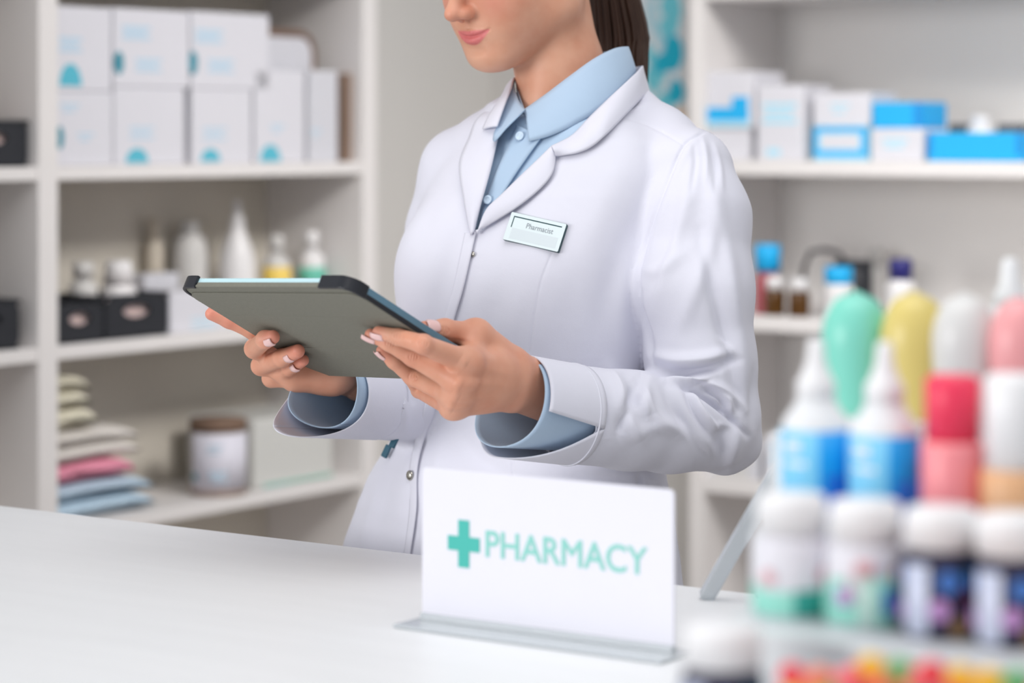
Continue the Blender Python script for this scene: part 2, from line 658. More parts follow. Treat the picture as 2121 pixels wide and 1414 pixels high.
def filler(root, w, h, depth, label):
    m = MB()
    M = root.matrix_basis
    m.box(-depth + 0.012, -0.012, 0.012, w - 0.012, 0.0, h * 0.86, M_PINKISH, 0.004)
    o = m.build('soap_carton', loc=root.location + RW(0, 0, 0.0045), rz=ROOM_Z)
    tag(o, label, 'carton')


zs = ZB_ + EPS
r_, w_, h_ = basket(116, 215, 632, zs, 0.02, 0.13, 'black basket with an oval hand hole next to the shelf post, white bottle in it')
filler(r_, w_, h_, 0.058, 'pale pink carton seen through the hole of the basket next to the post')
basket_a = (r_, w_, h_)
r_, w_, h_ = basket(219, 348, 612, zs, 0.02, 0.13, 'black basket second from the shelf post, white jar rising from it')
filler(r_, w_, h_, 0.058, 'pale pink carton seen through the hole of the second basket')
r_, w_, h_ = basket(-90, 57, 253, ZA + EPS, 0.02, 0.18, 'black basket on the upper shelf at the left edge')
filler(r_, w_, h_, 0.075, 'pale carton inside the black basket on the upper shelf at the left edge')
r_, w_, h_ = basket(-90, 40, 628, zs, 0.02, 0.18, 'black basket on the middle shelf at the left edge')


# ---- bottles
def bottle(name, label, cat, loc, parts, group=None, rz=ROOM_Z):
    """parts: list of (part name, material, profile[, part label])."""
    root = empty(name, loc, rz, label, cat, group)
    for p in parts:
        m = MB()
        m.lathe(p[2], p[1], 32)
        o = m.build(p[0], root)
        if len(p) > 3:
            tag(o, p[3])
    return root


def body_prof(r, h, sh, rn, hn):
    """Plain bottle: radius r up to h, shoulder sh high, neck rn up to hn."""
    pr = [(0, 0), (r * .92, 0), (r, .004)]
    pr += [(r, h)]
    for k in range(1, 6):
        a = PI / 2 * k / 5
        pr.append((rn + (r - rn) * math.cos(a), h + sh * math.sin(a)))
    return pr + [(rn, hn), (0, hn)]


def cap_prof(r, z0, z1):
    return [(0, z0), (r, z0), (r, z1 - .003), (r - .003, z1), (0, z1)]


def band(r, z0, z1):
    return [(r, z0), (r + .0005, z0 + .0002), (r + .0005, z1 - .0002), (r, z1)]


def on_left(px, inset, z):
    a = ray(px, X=XF - inset)
    return RW(XF - inset, a[1], z), a[2]


def hgt(py, d, z):
    return zat(py, d) - z


# inside the baskets
p, d = on_left(172, 0.105, zs + 0.005)
h = hgt(548, d, zs)
bottle('pump_bottle', 'small white bottle standing in the basket next to the shelf post', 'bottle', p,
       [('bottle_body', M_WPL2, body_prof(.026, h * .6, .02, .012, h * .8)), ('cap', M_WPL2, cap_prof(.019, h * .78, h))])
p, d = on_left(246, 0.107, zs + 0.005)
h = hgt(545, d, zs)
bottle('pump_bottle', 'white bottle with a wide cap standing in the second basket', 'bottle', p,
       [('bottle_body', M_WPL, body_prof(.033, h * .50, .024, .02, h * .7)), ('cap', M_WPL, [(0, h * .68), (.030, h * .68), (.023, h - .004), (.02, h), (0, h)])])
# row at the back
GB = 'bottles at the back of the middle left shelf'
p, d = on_left(318, 0.222, zs)
h = hgt(452, d, zs)
bottle('lotion_bottle', 'slim beige bottle in the back row behind the baskets', 'bottle', p,
       [('bottle_body', M_BEIGE, body_prof(.019, h * .7, .02, .01, h * .85)), ('cap', M_BEIGE, cap_prof(.012, h * .84, h))], GB)
p, d = on_left(392, 0.205, zs)
h = hgt(458, d, zs)
bottle('lotion_bottle', 'broad white bottle with a rounded shoulder in the back row', 'bottle', p,
       [('bottle_body', M_WPL2, body_prof(.036, h * .62, .05, .018, h * .92)), ('cap', M_WPL2, cap_prof(.019, h * .9, h))], GB)
p, d = on_left(491, 0.15, zs)
h = hgt(414, d, zs)
bottle('lotion_bottle', 'tallest white bottle with a long tapering nozzle in the back row', 'bottle', p,
       [('bottle_body', M_WPL, [(0, 0), (.033, 0), (.036, .004), (.0355, h * .45), (.031, h * .58), (.022, h * .68), (.015, h * .76), (.013, h * .8), (0, h * .8)]),
        ('nozzle', M_WPL, [(0, h * .78), (.015, h * .78), (.014, h * .84), (.009, h * .88), (.0075, h - .003), (.005, h), (0, h)])], GB)
p, d = on_left(573, 0.12, zs)
h = hgt(486, d, zs)
bottle('lotion_bottle', 'short white bottle with a yellow label right of the tall nozzle bottle', 'bottle', p,
       [('bottle_body', M_WPL2, body_prof(.028, h * .62, .02, .012, h * .82)), ('cap', M_WPL2, cap_prof(.014, h * .8, h)), ('label', M_YEL, band(.0282, h * .28, h * .62), 'yellow label')], GB)
p, d = on_left(645, 0.10, zs)
h = hgt(478, d, zs)
bottle('lotion_bottle', 'short white bottle with a green label, last before the end panel', 'bottle', p,
       [('bottle_body', M_WPL, body_prof(.027, h * .62, .022, .013, h * .82)), ('cap', M_WPL, cap_prof(.015, h * .8, h)), ('label', M_GRN, band(.0272, h * .38, h * .58), 'green label')], GB)
c = Carton('L', 353, 505, 600, zs, 0.02, 0.09, M_CARD)
c.lines(395, 450, 655, 3, M_CYANP, 10, 7)
c.done('medicine_carton', 'low white carton with pale blue print right of the black baskets', 'carton')
c = Carton('L', 300, 372, 566, zs, 0.155, 0.035, M_CARDG)
c.done('medicine_carton', 'plain lilac-grey carton standing behind the second black basket', 'carton')

# ---- lower left shelf
zt_ = ZC + EPS
M_TB = mat('light_blue_towel', (186, 208, 224), 0.95, noise=0.05, nscale=60, bump=0.4, bscale=500)
M_TP = mat('pink_towel', (232, 150, 172), 0.95, noise=0.05, nscale=60, bump=0.4, bscale=500)
M_TW = mat('white_towel', (218, 212, 206), 0.95, noise=0.05, nscale=60, bump=0.4, bscale=500)
M_TC = mat('cream_towel', (216, 210, 190), 0.95, noise=0.05, nscale=60, bump=0.4, bscale=500)


def towel(m, px1, zb, h, label, depth=0.19, layers=2, wav=0.004, roll=False, tilt=0.0):
    """Folded cloth: stacked rounded folds running along the shelf."""
    front = XF - 0.025
    y0 = 3.178
    y1 = ray(px1, X=front)[1]
    mbt = MB()
    n = 14
    lh = h / layers
    for L in range(layers):
        rows = []
        seg = 20
        for i in range(seg + 1):
            t = i / seg
            y = t * (y1 - y0)
            e = math.sqrt(max(0.0, 1 - max(0, (t - .80) / .2) ** 2))      # rounded end
            e = max(e, 0.12)
            row = []
            for k in range(n + 1):
                a = PI * 2 * k / n
                cz = lh * (L + .5) + wav * math.sin(3.1 * t + L) * t
                hw = depth / 2
                cx = math.copysign(abs(math.cos(a)) ** .55, math.cos(a)) * hw * (0.97 - 0.03 * L)
                sz = math.copysign(abs(math.sin(a)) ** .8, math.sin(a)) * lh * .52 * e
                row.append((-hw - .002 + cx + .002 * math.sin(9 * t + k), y, max(0.0003, cz - lh * .5 * (1 - e) * .6 + sz + tilt * y)))
            rows.append(row)
        mbt.grid(rows, m)
        mbt.bm.faces.new(mbt.bm.verts[-1:] + []) if False else None
    bmesh.ops.holes_fill(mbt.bm, edges=[e for e in mbt.bm.edges if e.is_boundary], sides=0)
    bmesh.ops.remove_doubles(mbt.bm, verts=mbt.bm.verts, dist=0.00005)
    o = mbt.build('folded_towel', loc=RW(front, y0, zb), rz=ROOM_Z)
    return tag(o, label, 'towel', 'folded towels stacked on the lower left shelf')


d0 = 4.5
h1 = zat(1000, d0) - zt_
towel(M_TB, 330, zt_, h1, 'light blue folded towel at the bottom of the towel stack', 0.22)
h2 = zat(960, d0) - (zt_ + h1)
towel(M_TP, 290, zt_ + h1 + .001, h2, 'pink folded towel above the light blue one', 0.20, 1)
h3 = zat(893, d0) - (zt_ + h1 + h2)
towel(M_TW, 298, zt_ + h1 + h2 + .002, h3, 'white folded towel above the pink one', 0.19)
h4 = zat(848, d0) - (zt_ + h1 + h2 + h3)
towel(M_TC, 210, zt_ + h1 + h2 + h3 + .003, h4, 'cream folded towel directly on the white one', 0.17, 1)
h5 = zat(780, d0) - (zt_ + h1 + h2 + h3 + h4)
towel(M_TC, 193, zt_ + h1 + h2 + h3 + h4 + .004, h5, 'small cream folded towel on the very top of the stack', 0.16, 2)

p, d = on_left(452, 0.056, zt_)
h = hgt(866, d, zt_)
rj = 0.5 * 116 * d / FPX
jar = bottle('storage_jar', 'white jar with a brown lid and printed label on the lower left shelf', 'jar', p,
             [('jar_body', mat('jar_grey', (176, 168, 164), 0.4), [(0, 0), (rj * .94, 0), (rj, .005), (rj, h * .86), (0, h * .86)]),
              ('lid', M_BROWN, [(0, h * .85), (rj * 1.02, h * .85), (rj * 1.02, h - .004), (rj * .98, h), (0, h)], 'brown lid'),
              ('base_ring', mat('jar_brown_ring', (150, 128, 116), 0.5), [(rj, .0005), (rj * 1.015, .001), (rj * 1.015, .012), (rj, .013)])])
mb = MB()
n = 16


def cyl_patch(mb, r, a0, a1, z0, z1, m, n=10, c=(0, 0)):
    rows = []
    for z in (z0, z1):
        rows.append([(c[0] + r * math.cos(R(a0 + (a1 - a0) * i / n)), c[1] + r * math.sin(R(a0 + (a1 - a0) * i / n)), z) for i in range(n + 1)])
    rin = r - 0.0006
    rows = [[(c[0] + rin * math.cos(R(a0 + (a1 - a0) * i / n)), c[1] + rin * math.sin(R(a0 + (a1 - a0) * i / n)), z0) for i in range(n + 1)]] + rows
    rows.append([(c[0] + rin * math.cos(R(a0 + (a1 - a0) * i / n)), c[1] + rin * math.sin(R(a0 + (a1 - a0) * i / n)), z1) for i in range(n + 1)])
    mb.grid(rows, m)


cyl_patch(mb, rj + .0006, -112, 42, h * .07, h * .82, mat('jar_label', (214, 212, 222), 0.6), 24)
for zf, a0, a1 in ((.64, -70, -40), (.58, -72, -44), (.30, -68, -30), (.25, -68, -38), (.20, -60, -30)):
    cyl_patch(mb, rj + .0010, a0, a1, h * zf, h * (zf + .035), M_PALE, 6)
cyl_patch(mb, rj + .0010, -112, -96, h * .2, h * .3, M_TEALD, 4)
tag(mb.build('label', jar), 'white label with pale blue print')

M_CLR = mat('frosted_box', (204, 204, 200), 0.35)
c = Carton('L', 526, 690, 858, zt_, 0.025, 0.17, M_CLR, bev=0.006)
c.mrect(545, 688, 983, 1004, M_GRN).mrect(548, 600, 1004, 1010, M_PALE)
c.done('plastic_box', 'pale frosted box with a green stripe right of the brown-lidded jar', 'box')

# ---- back shelving
zr = 1.345 + EPS
GRB = 'blue and white medicine boxes on the right shelf'
c = Carton('B', 1468, 1552, 266, zr, 0.02, 0.12, M_CARD)
ca = c; c.done('medicine_box', 'plain white box under the tall box printed with a blue corner', 'box', GRB)
c = Carton('B', 1465, 1560, 148, zr + ca.h + EPS, 0.015, 0.13, M_CARD)
c.mrect(1461, 1552, 228, 262, M_CYANP).mrect(1462, 1548, 222, 250, M_CYAN, 2).mrect(1516, 1550, 200, 246, M_CYAN, 2.5)
c.done('medicine_box', 'white box printed with a blue corner, stacked at the left end of the right shelf', 'box', GRB)
c = Carton('B', 1567, 1664, 176, zr, 0.015, 0.12, M_CARD)
c.lines(1580, 1650, 214, 3, M_CYANP, 16, 10).mrect(1588, 1616, 308, 322, M_CYANP)
c.done('medicine_box', 'tall white box with faint pale blue print, second on the right shelf', 'box', GRB)
c = Carton('B', 1684, 1797, 262, zr, 0.015, 0.13, M_CYANP)
c.mrect(1684, 1797, 262, 274, M_CYAN).mrect(1684, 1694, 262, 322, M_CYAN, 1.1).mrect(1784, 1797, 262, 322, M_CYAN, 1.1).mrect(1684, 1797, 312, 324, M_CYAN, 1.2).mrect(1700, 1780, 278, 308, M_CARD, 2)
ca = c; c.done('medicine_box', 'box with a blue frame around a white centre on the right shelf', 'box', GRB)
c = Carton('B', 1684, 1802, 192, zr + ca.h + EPS, 0.02, 0.12, M_CARD)
c.lines(1720, 1760, 216, 2, M_CYANP, 12, 5)
c.done('medicine_box', 'white box lying on the blue-framed box', 'box', GRB)
c = Carton('B', 1803, 1912, 266, zr, 0.015, 0.12, M_CARD)
c.lines(1828, 1880, 288, 2, M_CYANP, 12, 6)
ca = c; c.done('medicine_box', 'white box supporting the solid blue box', 'box', GRB)
c = Carton('B', 1806, 1911, 212, zr + ca.h + EPS, 0.02, 0.11, M_CYAN)
c.mrect(1892, 1911, 212, 262, mat('print_blue', (10, 140, 214), 0.55))
c.done('medicine_box', 'solid blue box lying on a white box', 'box', GRB)
c = Carton('B', 1920, 2118, 274, zr, 0.012, 0.10, M_CYAN)
c.mrect(1920, 1932, 274, 322, mat('print_blue', (10, 140, 214), 0.55)).mrect(2104, 2118, 274, 322, mat('print_blue', (10, 140, 214), 0.55))
c.done('medicine_box', 'long low solid blue box at the right end of the right shelf', 'box', GRB)


def on_back(px, inset, z):
    a = ray(px, Yl=YF + inset)
    return RW(a[0], YF + inset, z), a[2]


p, d = on_back(2032, 0.17, zr)
h = hgt(240, d, zr)
bottle('white_bottle', 'white bottle rising behind the long blue box', 'bottle', p,
       [('bottle_body', M_WPL, body_prof(.028, h * .6, .02, .016, h * .82)), ('cap', M_WPL, cap_prof(.02, h * .8, h))])
M_DGREY = mat('dark_grey_plastic', (92, 94, 98), 0.5)
for px, tp, wd in ((1990, 262, .035), (2090, 262, .05)):
    c = Carton('B', px - 26, px + 26, 256, zr, 0.19, 0.06, M_DGREY)
    c.done('grey_case', ('dark grey case behind the left half of the long blue box' if px < 2000 else 'dark grey case behind the right half of the long blue box'), 'case')

zq = 1.033 + EPS
M_RED = mat('red_liquid_bottle', (170, 84, 92), 0.3)
M_AMB = mat('amber_glass', (84, 54, 20), 0.15)
M_NAVY = mat('navy_cap', (38, 36, 110), 0.4)
p, d = on_back(1590, 0.06, zq)
h = hgt(506, d, zq)
bottle('syrup_bottle', 'reddish bottle with a bright blue cap beside the coat sleeve', 'bottle', p,
       [('bottle_body', M_RED, body_prof(.027, h * .42, .02, .02, h * .62)), ('cap', M_CYAN, cap_prof(.026, h * .62, h), 'bright blue cap')])
for px, tp, lab in ((1605, 572, 'small amber bottle with a white cap next to the coat sleeve'), (1655, 576, 'small amber bottle with a white cap, the one farther from the sleeve')):
    p, d = on_back(px, 0.035 if px < 1620 else .03, zq)
    h = hgt(tp, d, zq)
    bottle('amber_bottle', lab, 'bottle', p,
           [('bottle_body', M_AMB, body_prof(.021, h * .56, .008, .014, h * .72)), ('cap', M_WPL, cap_prof(.017, h * .66, h))], 'amber bottles on the right shelf')
p, d = on_back(1737, 0.05, zq)
h = hgt(552, d, zq)
bottle('spray_bottle', 'white bottle with a bright blue upper half on the right shelf', 'bottle', p,
       [('bottle_body', M_WPL, body_prof(.030, h * .55, .015, .024, h * .66)), ('cap', M_CYAN, cap_prof(.028, h * .60, h), 'bright blue top')])
# dark rolled cuff with a tube behind it
p, d = on_back(1765, 0.15, zq)
cu = empty('pressure_cuff', p, ROOM_Z, 'black rolled blood pressure cuff with a curved hose on the right shelf', 'cuff')
mb = MB()
sp = []
for i in range(60):
    a = 2 * PI * 2.2 * i / 59
    rr = .022 + .020 * i / 59
    sp.append((rr * math.cos(a), rr * math.sin(a) * .9 + 0))
for (a, b) in zip(sp, sp[1:]):
    pass
rows = [[(x, y, z) for x, y in sp] for z in (0, .05, .108)]
mb.grid(rows, M_BLACK)
o = mb.build('cuff_band', cu)
md = o.modifiers.new('thick', 'SOLIDIFY')
md.thickness = .007
mb = MB()
mb.tube([(-.02, .01, .10), (-.035, .01, .122), (-.07, .01, .128), (-.10, .01, .122), (-.115, .01, .09), (-.118, .01, .02), (-.118, .01, .006)], .0055, mat('dark_grey_hose', (80, 78, 80), .5), 8)
mb.build('hose', cu)
p, d = on_back(1866, 0.06, zq)
h = hgt(536, d, zq)
bottle('vaccine_bottle', 'white bottle with a navy cap on the right shelf', 'bottle', p,
       [('bottle_body', M_WPL, body_prof(.029, h * .5, .02, .018, h * .68)), ('cap', M_NAVY, cap_prof(.0225, h * .66, h), 'navy cap')])
p, d = on_back(1815, 0.26, zq)
h = hgt(516, d, zq)
bottle('white_bottle', 'pale bottle standing behind, between the blue-topped and navy-capped bottles', 'bottle', p,
       [('bottle_body', M_WPL2, body_prof(.024, h * .6, .02, .014, h * .82)), ('cap', M_WPL2, cap_prof(.017, h * .8, h))])
zq3 = 0.70 + EPS
c = Carton('B', 1462, 1570, 930, zq3, 0.02, 0.15, M_CARDG)
c.lines(1475, 1555, 955, 3, M_WPL2, 14, 6)
ca = c; c.done('medicine_box', 'pale grey box on the low shelf under the elbow', 'box')
c = Carton('B', 1582, 1720, 905, zq3, 0.02, 0.15, M_CARD)
c.lines(1595, 1700, 925, 3, M_PALE, 16, 6)
c.done('medicine_box', 'white box on the low shelf right of the pale grey box', 'box')

# ------------------------------------------------------------------ things on the counter
M_ACR = mat('clear_acrylic', (240, 244, 246), 0.04, trans=0.92, ior=1.2, spec=0.4)
M_ACE = mat('acrylic_edge', (226, 232, 236), 0.15, trans=0.35)
M_PAPER = mat('sign_paper', (230, 229, 238), 0.55)
M_SGN = mat('sign_green', (66, 184, 172), 0.55)
M_SGL = mat('sign_pale_green', (140, 208, 198), 0.55)
sx0, sx1, sy = -1.4055, -1.1365, 1.885
SWD = sx1 - sx0
SH = 0.1400
sg = empty('counter_sign', RW((sx0 + sx1) / 2, sy, CZ + 0.0005), ROOM_Z, 'white counter sign with a green cross and the word PHARMACY', 'sign')
mb = MB()
pts = rounded_rect(SWD, SH, 0.005, 5)
mb.prism([(p[0], p[1] + SH / 2 + .003) for p in pts], -0.0028, 0.0, M_PAPER, FY)
mb.build('sign_panel', sg)
mb = MB()
mb.box(-SWD / 2 - .008, SWD / 2 + .008, -0.034, 0.020, 0.0, 0.003, M_ACE, 0.0008)
mb.box(-SWD / 2, SWD / 2, -0.0035, 0.0045, 0.003, 0.0095, M_ACE, 0.0006)
mb.build('acrylic_base', sg)


def suv(px, py):
    r = ray(px, Yl=sy - .003)
    return r[0] - (sx0 + sx1) / 2, zat(py, r[2]) - CZ


u0, v0 = suv(957, 1128)
aw = 0.0178
t = 0.0062
mb = MB()
plus = [(-t, -aw), (t, -aw), (t, -t), (aw, -t), (aw, t), (t, t), (t, aw), (-t, aw), (-t, t), (-aw, t), (-aw, -t), (-t, -t)]
av = 0.0215
plus = [(x, y * av / aw if abs(y) == aw else y * 1.05) for x, y in plus]
mb.prism([(x + u0, y + v0) for x, y in plus], 0.0, 0.0004, M_SGN, FY)
o = mb.build('cross_mark', sg)
o.location = (0, -0.0002, 0)
tag(o, 'green pharmacy cross')
tx = text_mesh('PHARMACY', 0.0335, M_SGL, 'lettering', 0.0004, bold=.0005)
a, b = suv(1000, 1140), suv(1335, 1160)
wtx = max(v.co.x for v in tx.data.vertices) - min(v.co.x for v in tx.data.vertices)
k = (b[0] - a[0]) / wtx
for v in tx.data.vertices:
    v.co.x *= k
tx.parent = sg
tx.matrix_local = Matrix.Translation(((a[0] + b[0]) / 2, -0.0003, (a[1] + b[1]) / 2 + .0005)) @ FY
tag(tx, 'pale green word PHARMACY')

# ---- stepped display rack
M_RACK = mat('white_acrylic_rack', (226, 229, 231), 0.3)
TA, TB, TC, TD = 1.040, 1.100, 1.140, 1.190
xl = ray(1533, Yl=1.40)[0]
xr = xl + 0.42
xa = ray(1405, Yl=1.285)[0]
rk = empty('display_rack', RW(xl, 1.5, CZ + .0005), ROOM_Z, 'white stepped display rack at the counter end carrying rows of bottles', 'display rack')


def tier(z, y0, y1, x0=xl):
    m = MB()
    m.box(x0 - xl, xr - xl, y0 - 1.5, y1 - 1.5, z - CZ - .006, z - CZ - .0005, M_RACK, 0.001)
    m.box(x0 - xl, xr - xl, y0 - 1.5, y0 - 1.5 + .004, 0, z - CZ - .006, M_RACK, 0.0005)
    m.build('step', rk)


xc, xd = ray(1636, Yl=1.52)[0], ray(1712, Yl=1.665)[0]
for z, y0, y1, x0 in ((TA, 1.17, 1.345, xa), (TB, 1.350, 1.462, xl), (TC, 1.467, 1.578, xc), (TD, 1.583, 1.80, xd)):
    tier(z, y0, y1, x0)
    for xe in (x0, xr - .004):
        m = MB()
        m.box(xe - xl, xe - xl + .004, y0 - 1.5 + .0045, y1 - 1.5, 0, z - CZ - .0065, M_RACK, .0005)
        m.build('end_panel', rk)

CAMA = -63          # room direction from the bottles to the camera, degrees
M_CAPW = mat('white_cap', (245, 245, 246), 0.3)
M_GL1 = mat('label_mint', (150, 222, 206), 0.45)
M_GL2 = mat('label_green', (44, 158, 146), 0.45)
M_GL3 = mat('label_dark_green', (30, 116, 116), 0.45)
M_LW = mat('label_white', (232, 231, 238), 0.45)
M_LPK = mat('label_pink', (222, 170, 176), 0.45)
M_LOR = mat('label_ochre', (200, 150, 80), 0.45)
M_LNV = mat('label_navy', (38, 34, 66), 0.35)
M_LBL = mat('label_blue', (74, 130, 210), 0.45)
M_LLI = mat('label_lilac', (196, 150, 210), 0.45)
M_LMA = mat('label_maroon', (112, 48, 78), 0.45)
M_LLB = mat('label_pale_blue', (206, 214, 236), 0.35)
M_LTE = mat('label_deep_teal', (20, 82, 96), 0.45)
M_GOLD = mat('label_gold', (140, 112, 72), 0.45)


def vit_bottle(px, yl, z, cap_w, kind, label, rb=.0238, hb=.052, group='vitamin bottles on the second step'):
    X = ray(px, Yl=yl)[0]
    root = empty('vitamin_bottle', RW(X, yl, z), ROOM_Z, label, 'bottle', group)
    m = MB()
    base = M_LW if kind == 'mint' else M_LNV
    m.lathe([(0, 0), (rb * .9, 0), (rb, .003), (rb, hb - .008), (rb * .95, hb - .003), (cap_w * .8, hb), (0, hb)], base, 40)
    m.build('bottle_body', root)
    m = MB()
    h0 = hb + .0005
    m.lathe([(0, h0), (cap_w, h0), (cap_w, h0 + .018), (cap_w * .97, h0 + .0215), (cap_w * .9, h0 + .0235), (0, h0 + .0235)], M_CAPW, 40)
    # ribbed skirt of the cap
    for i in range(48):
        a = 2 * PI * i / 48
        m.tube([(cap_w * math.cos(a), cap_w * math.sin(a), h0 + .001), (cap_w * math.cos(a), cap_w * math.sin(a), h0 + .018)], .0006, M_CAPW, 5)
    tag(m.build('cap', root), 'white screw cap')
    m = MB()
    c0 = CAMA
    r1 = rb + .0005

    def P(a0, a1, f0, f1, mm, lay=0):
        cyl_patch(m, r1 + .0003 * lay, c0 + a0, c0 + a1, hb * f0, hb * f1, mm, 8)

    def dot(a, f, w, mm, lay=3):
        rows = []
        for i in range(7):
            q = -1 + 2 * i / 6
            hh = math.sqrt(max(0, 1 - q * q)) * w
            aa = R(c0 + a) + q * w / rb
            rr = r1 + .0003 * lay
            rows.append([(rr * math.cos(aa), rr * math.sin(aa), hb * f - hh), (rr * math.cos(aa), rr * math.sin(aa), hb * f + hh + 1e-5)])
        m.grid(rows, mm)
    if kind == 'mint':
        P(-150, 150, .06, .84, M_LW)
        P(-150, -52, .06, .42, M_GL1, 1)
        P(-52, 5, .06, .36, M_GL1, 1)
        P(5, 60, .06, .38, M_GL2, 1)
        P(60, 150, .06, .5, M_GL3, 1)
        dot(52, .55, .005, M_LPK)
        dot(-35, .52, .005, M_LPK)
    elif kind == 'mint2':
        pass
    else:
        P(-150, 150, .05, .86, M_LNV)
        P(-62, -20, .05, .86, M_LLB, 1)
        for a, f, w, mm in ((-75, .3, .006, M_LLI), (-80, .7, .006, M_LBL), (8, .68, .0068, M_LBL), (-5, .36, .0062, M_LLI), (40, .5, .0062, M_LMA), (22, .16, .006, M_GOLD), (58, .2, .006, M_LMA), (64, .75, .005, M_LTE), (38, .8, .005, M_LTE), (48, .02 + .1, .005, M_LTE)):
            dot(a, f, w, mm)
    tag(m.build('label', root), 'printed label')
    return root


yb = 1.405
vit_bottle(1640, yb, TB, .0212, 'mint', 'vitamin bottle with a white and mint label at the left end of the second step')
o = vit_bottle(1792, yb, TB, .0216, 'mint', 'vitamin bottle with a white and mint label standing next to a dark one')
vit_bottle(1950, yb, TB, .0218, 'dark', 'vitamin bottle with a dark dotted label right behind the candies, next to the mint ones')
vit_bottle(2100, yb, TB, .0218, 'dark', 'vitamin bottle with a dark dotted label at the right edge')
vit_bottle(1497, 1.285, TA, .0222, 'dark', 'white-capped bottle with a dark label alone on the lowest step, before the sign', group='vitamin bottle on the lowest step')
# extra marks on the second mint bottle
m = MB()
r1 = .0238 + .0016
for a0, a1, f0, f1, mm in ((-60, -28, .3, .6, M_GL1), (-10, 12, .06, .66, mat('label_pale_mint', (200, 232, 222), .45)), (12, 52, .06, .62, M_GL1), (35, 70, .1, .5, M_GL3), (24, 46, .2, .5, M_LBL)):
    cyl_patch(m, r1 + .0002 * len(m.mats), CAMA + a0, CAMA + a1, .052 * f0, .052 * f1, mm, 6)
for a, f, mm in ((48, .66, M_LOR), (-30, .4, M_LLI), (-2, .74, M_LPK)):
    cyl_patch(m, r1 + .0015, CAMA + a - 11, CAMA + a + 11, .052 * (f - .09), .052 * (f + .09), mm, 6)
tag(m.build('label_print', o), 'mint and ochre marks')

# nozzle bottles on the third step
M_B1 = mat('label_light_sky', (126, 208, 246), 0.4)
M_B2 = mat('label_bright_blue', (0, 160, 238), 0.4)
M_B3 = mat('label_royal_blue', (20, 110, 210), 0.4)
M_B4 = mat('label_violet', (98, 84, 178), 0.4)
M_NZ = mat('translucent_white_plastic', (236, 238, 240), 0.3)
yc = 1.520
for px, lab in ((1690, 'white nozzle bottle with a blue label, left one of the pair on the third step'), (1832, 'white nozzle bottle with a blue and violet label, next to the red-capped bottle')):
    X = ray(px, Yl=yc)[0]
    root = empty('nozzle_bottle', RW(X, yc, TC), ROOM_Z, lab, 'bottle', 'nozzle bottles on the third step')
    m = MB()
    rb = .0232
    m.lathe([(0, 0), (rb * .92, 0), (rb, .003), (rb, .064), (rb * .9, .070), (rb * .66, .077), (.0128, .082), (.0105, .088), (0, .088)], M_NZ, 36)
    m.build('bottle_body', root)
    m = MB()
    m.lathe([(0, .0845), (.0128, .0845), (.0128, .094), (.010, .098), (.0062, .108), (.0050, .121), (.0035, .123), (0, .123)], M_CAPW, 28)
    tag(m.build('nozzle', root), 'white pointed nozzle')
    m = MB()
    cyl_patch(m, rb + .0005, CAMA - 150, CAMA + 5, .006, .063, M_B1, 16)
    cyl_patch(m, rb + .0005, CAMA + 5, CAMA + 60, .006, .063, M_B2, 10)
    cyl_patch(m, rb + .0005, CAMA + 60, CAMA + 150, .006, .063, M_B4 if px > 1750 else M_B3, 10)
    cyl_patch(m, rb + .0008, CAMA + 18, CAMA + 75, .006, .034, M_B3, 8)
    cyl_patch(m, rb + .0008, CAMA - 55, CAMA - 25, .050, .056, M_CAPW, 6)
    cyl_patch(m, rb + .0008, CAMA - 55, CAMA - 15, .040, .043, M_CAPW, 6)
    tag(m.build('label', root), 'blue label')

M_RC = mat('red_cap', (246, 62, 96), 0.35)
M_SAL = mat('salmon_bottle', (255, 152, 158), 0.35)
X = ray(1973, Yl=1.515)[0]
bottle('red_capped_bottle', 'salmon pink bottle with a raspberry red cap on the third step', 'bottle', RW(X, 1.515, TC),
       [('bottle_body', M_SAL, [(0, 0), (.019, 0), (.0203, .003), (.0203, .058), (.0185, .062), (0, .062)]), ('cap', M_RC, cap_prof(.0176, .0625, .104), 'raspberry red cap')])
M_TAN = mat('tan_bottle', (238, 186, 140), 0.4)
X = ray(2100, Yl=1.515)[0]
bottle('tan_bottle', 'tan bottle with a tall white cap beside the red-capped bottle', 'bottle', RW(X, 1.515, TC),
       [('bottle_body', M_TAN, [(0, 0), (.0195, 0), (.021, .003), (.021, .044), (.019, .047), (0, .047)]), ('cap', M_CAPW, cap_prof(.0185, .0475, .107), 'tall white cap')])

# rounded bottles on the top step
def dome_bottle(px, top, wpx, mt, lab, yl=1.665):
    X, _, d = ray(px, Yl=yl)
    h = zat(top, d) - TD
    r = wpx * d / FPX / 2
    pr = [(0, 0), (r * .76, 0), (r * .80, .003)]
    for k in range(1, 15):
        t = k / 14
        z = .003 + (h - .003) * t
        rr = r * (.80 + .20 * min(1, t / .6) ** .9) if t < .6 else r * math.sqrt(max(0, 1 - ((t - .6) / .4) ** 2.1))
        pr.append((rr if k < 14 else 0, z))
    root = empty('rounded_bottle', RW(X, yl, TD), ROOM_Z, lab, 'bottle', 'rounded pastel bottles on the top step')
    m = MB()
    m.lathe(pr, mt, 36)
    m.build('bottle_body', root)
    m = MB()
    m.lathe([(r * .80, .001), (r * .825, .001), (r * .825, .006), (r * .80, .006)], M_CAPW, 30)
    m.build('base_ring', root)


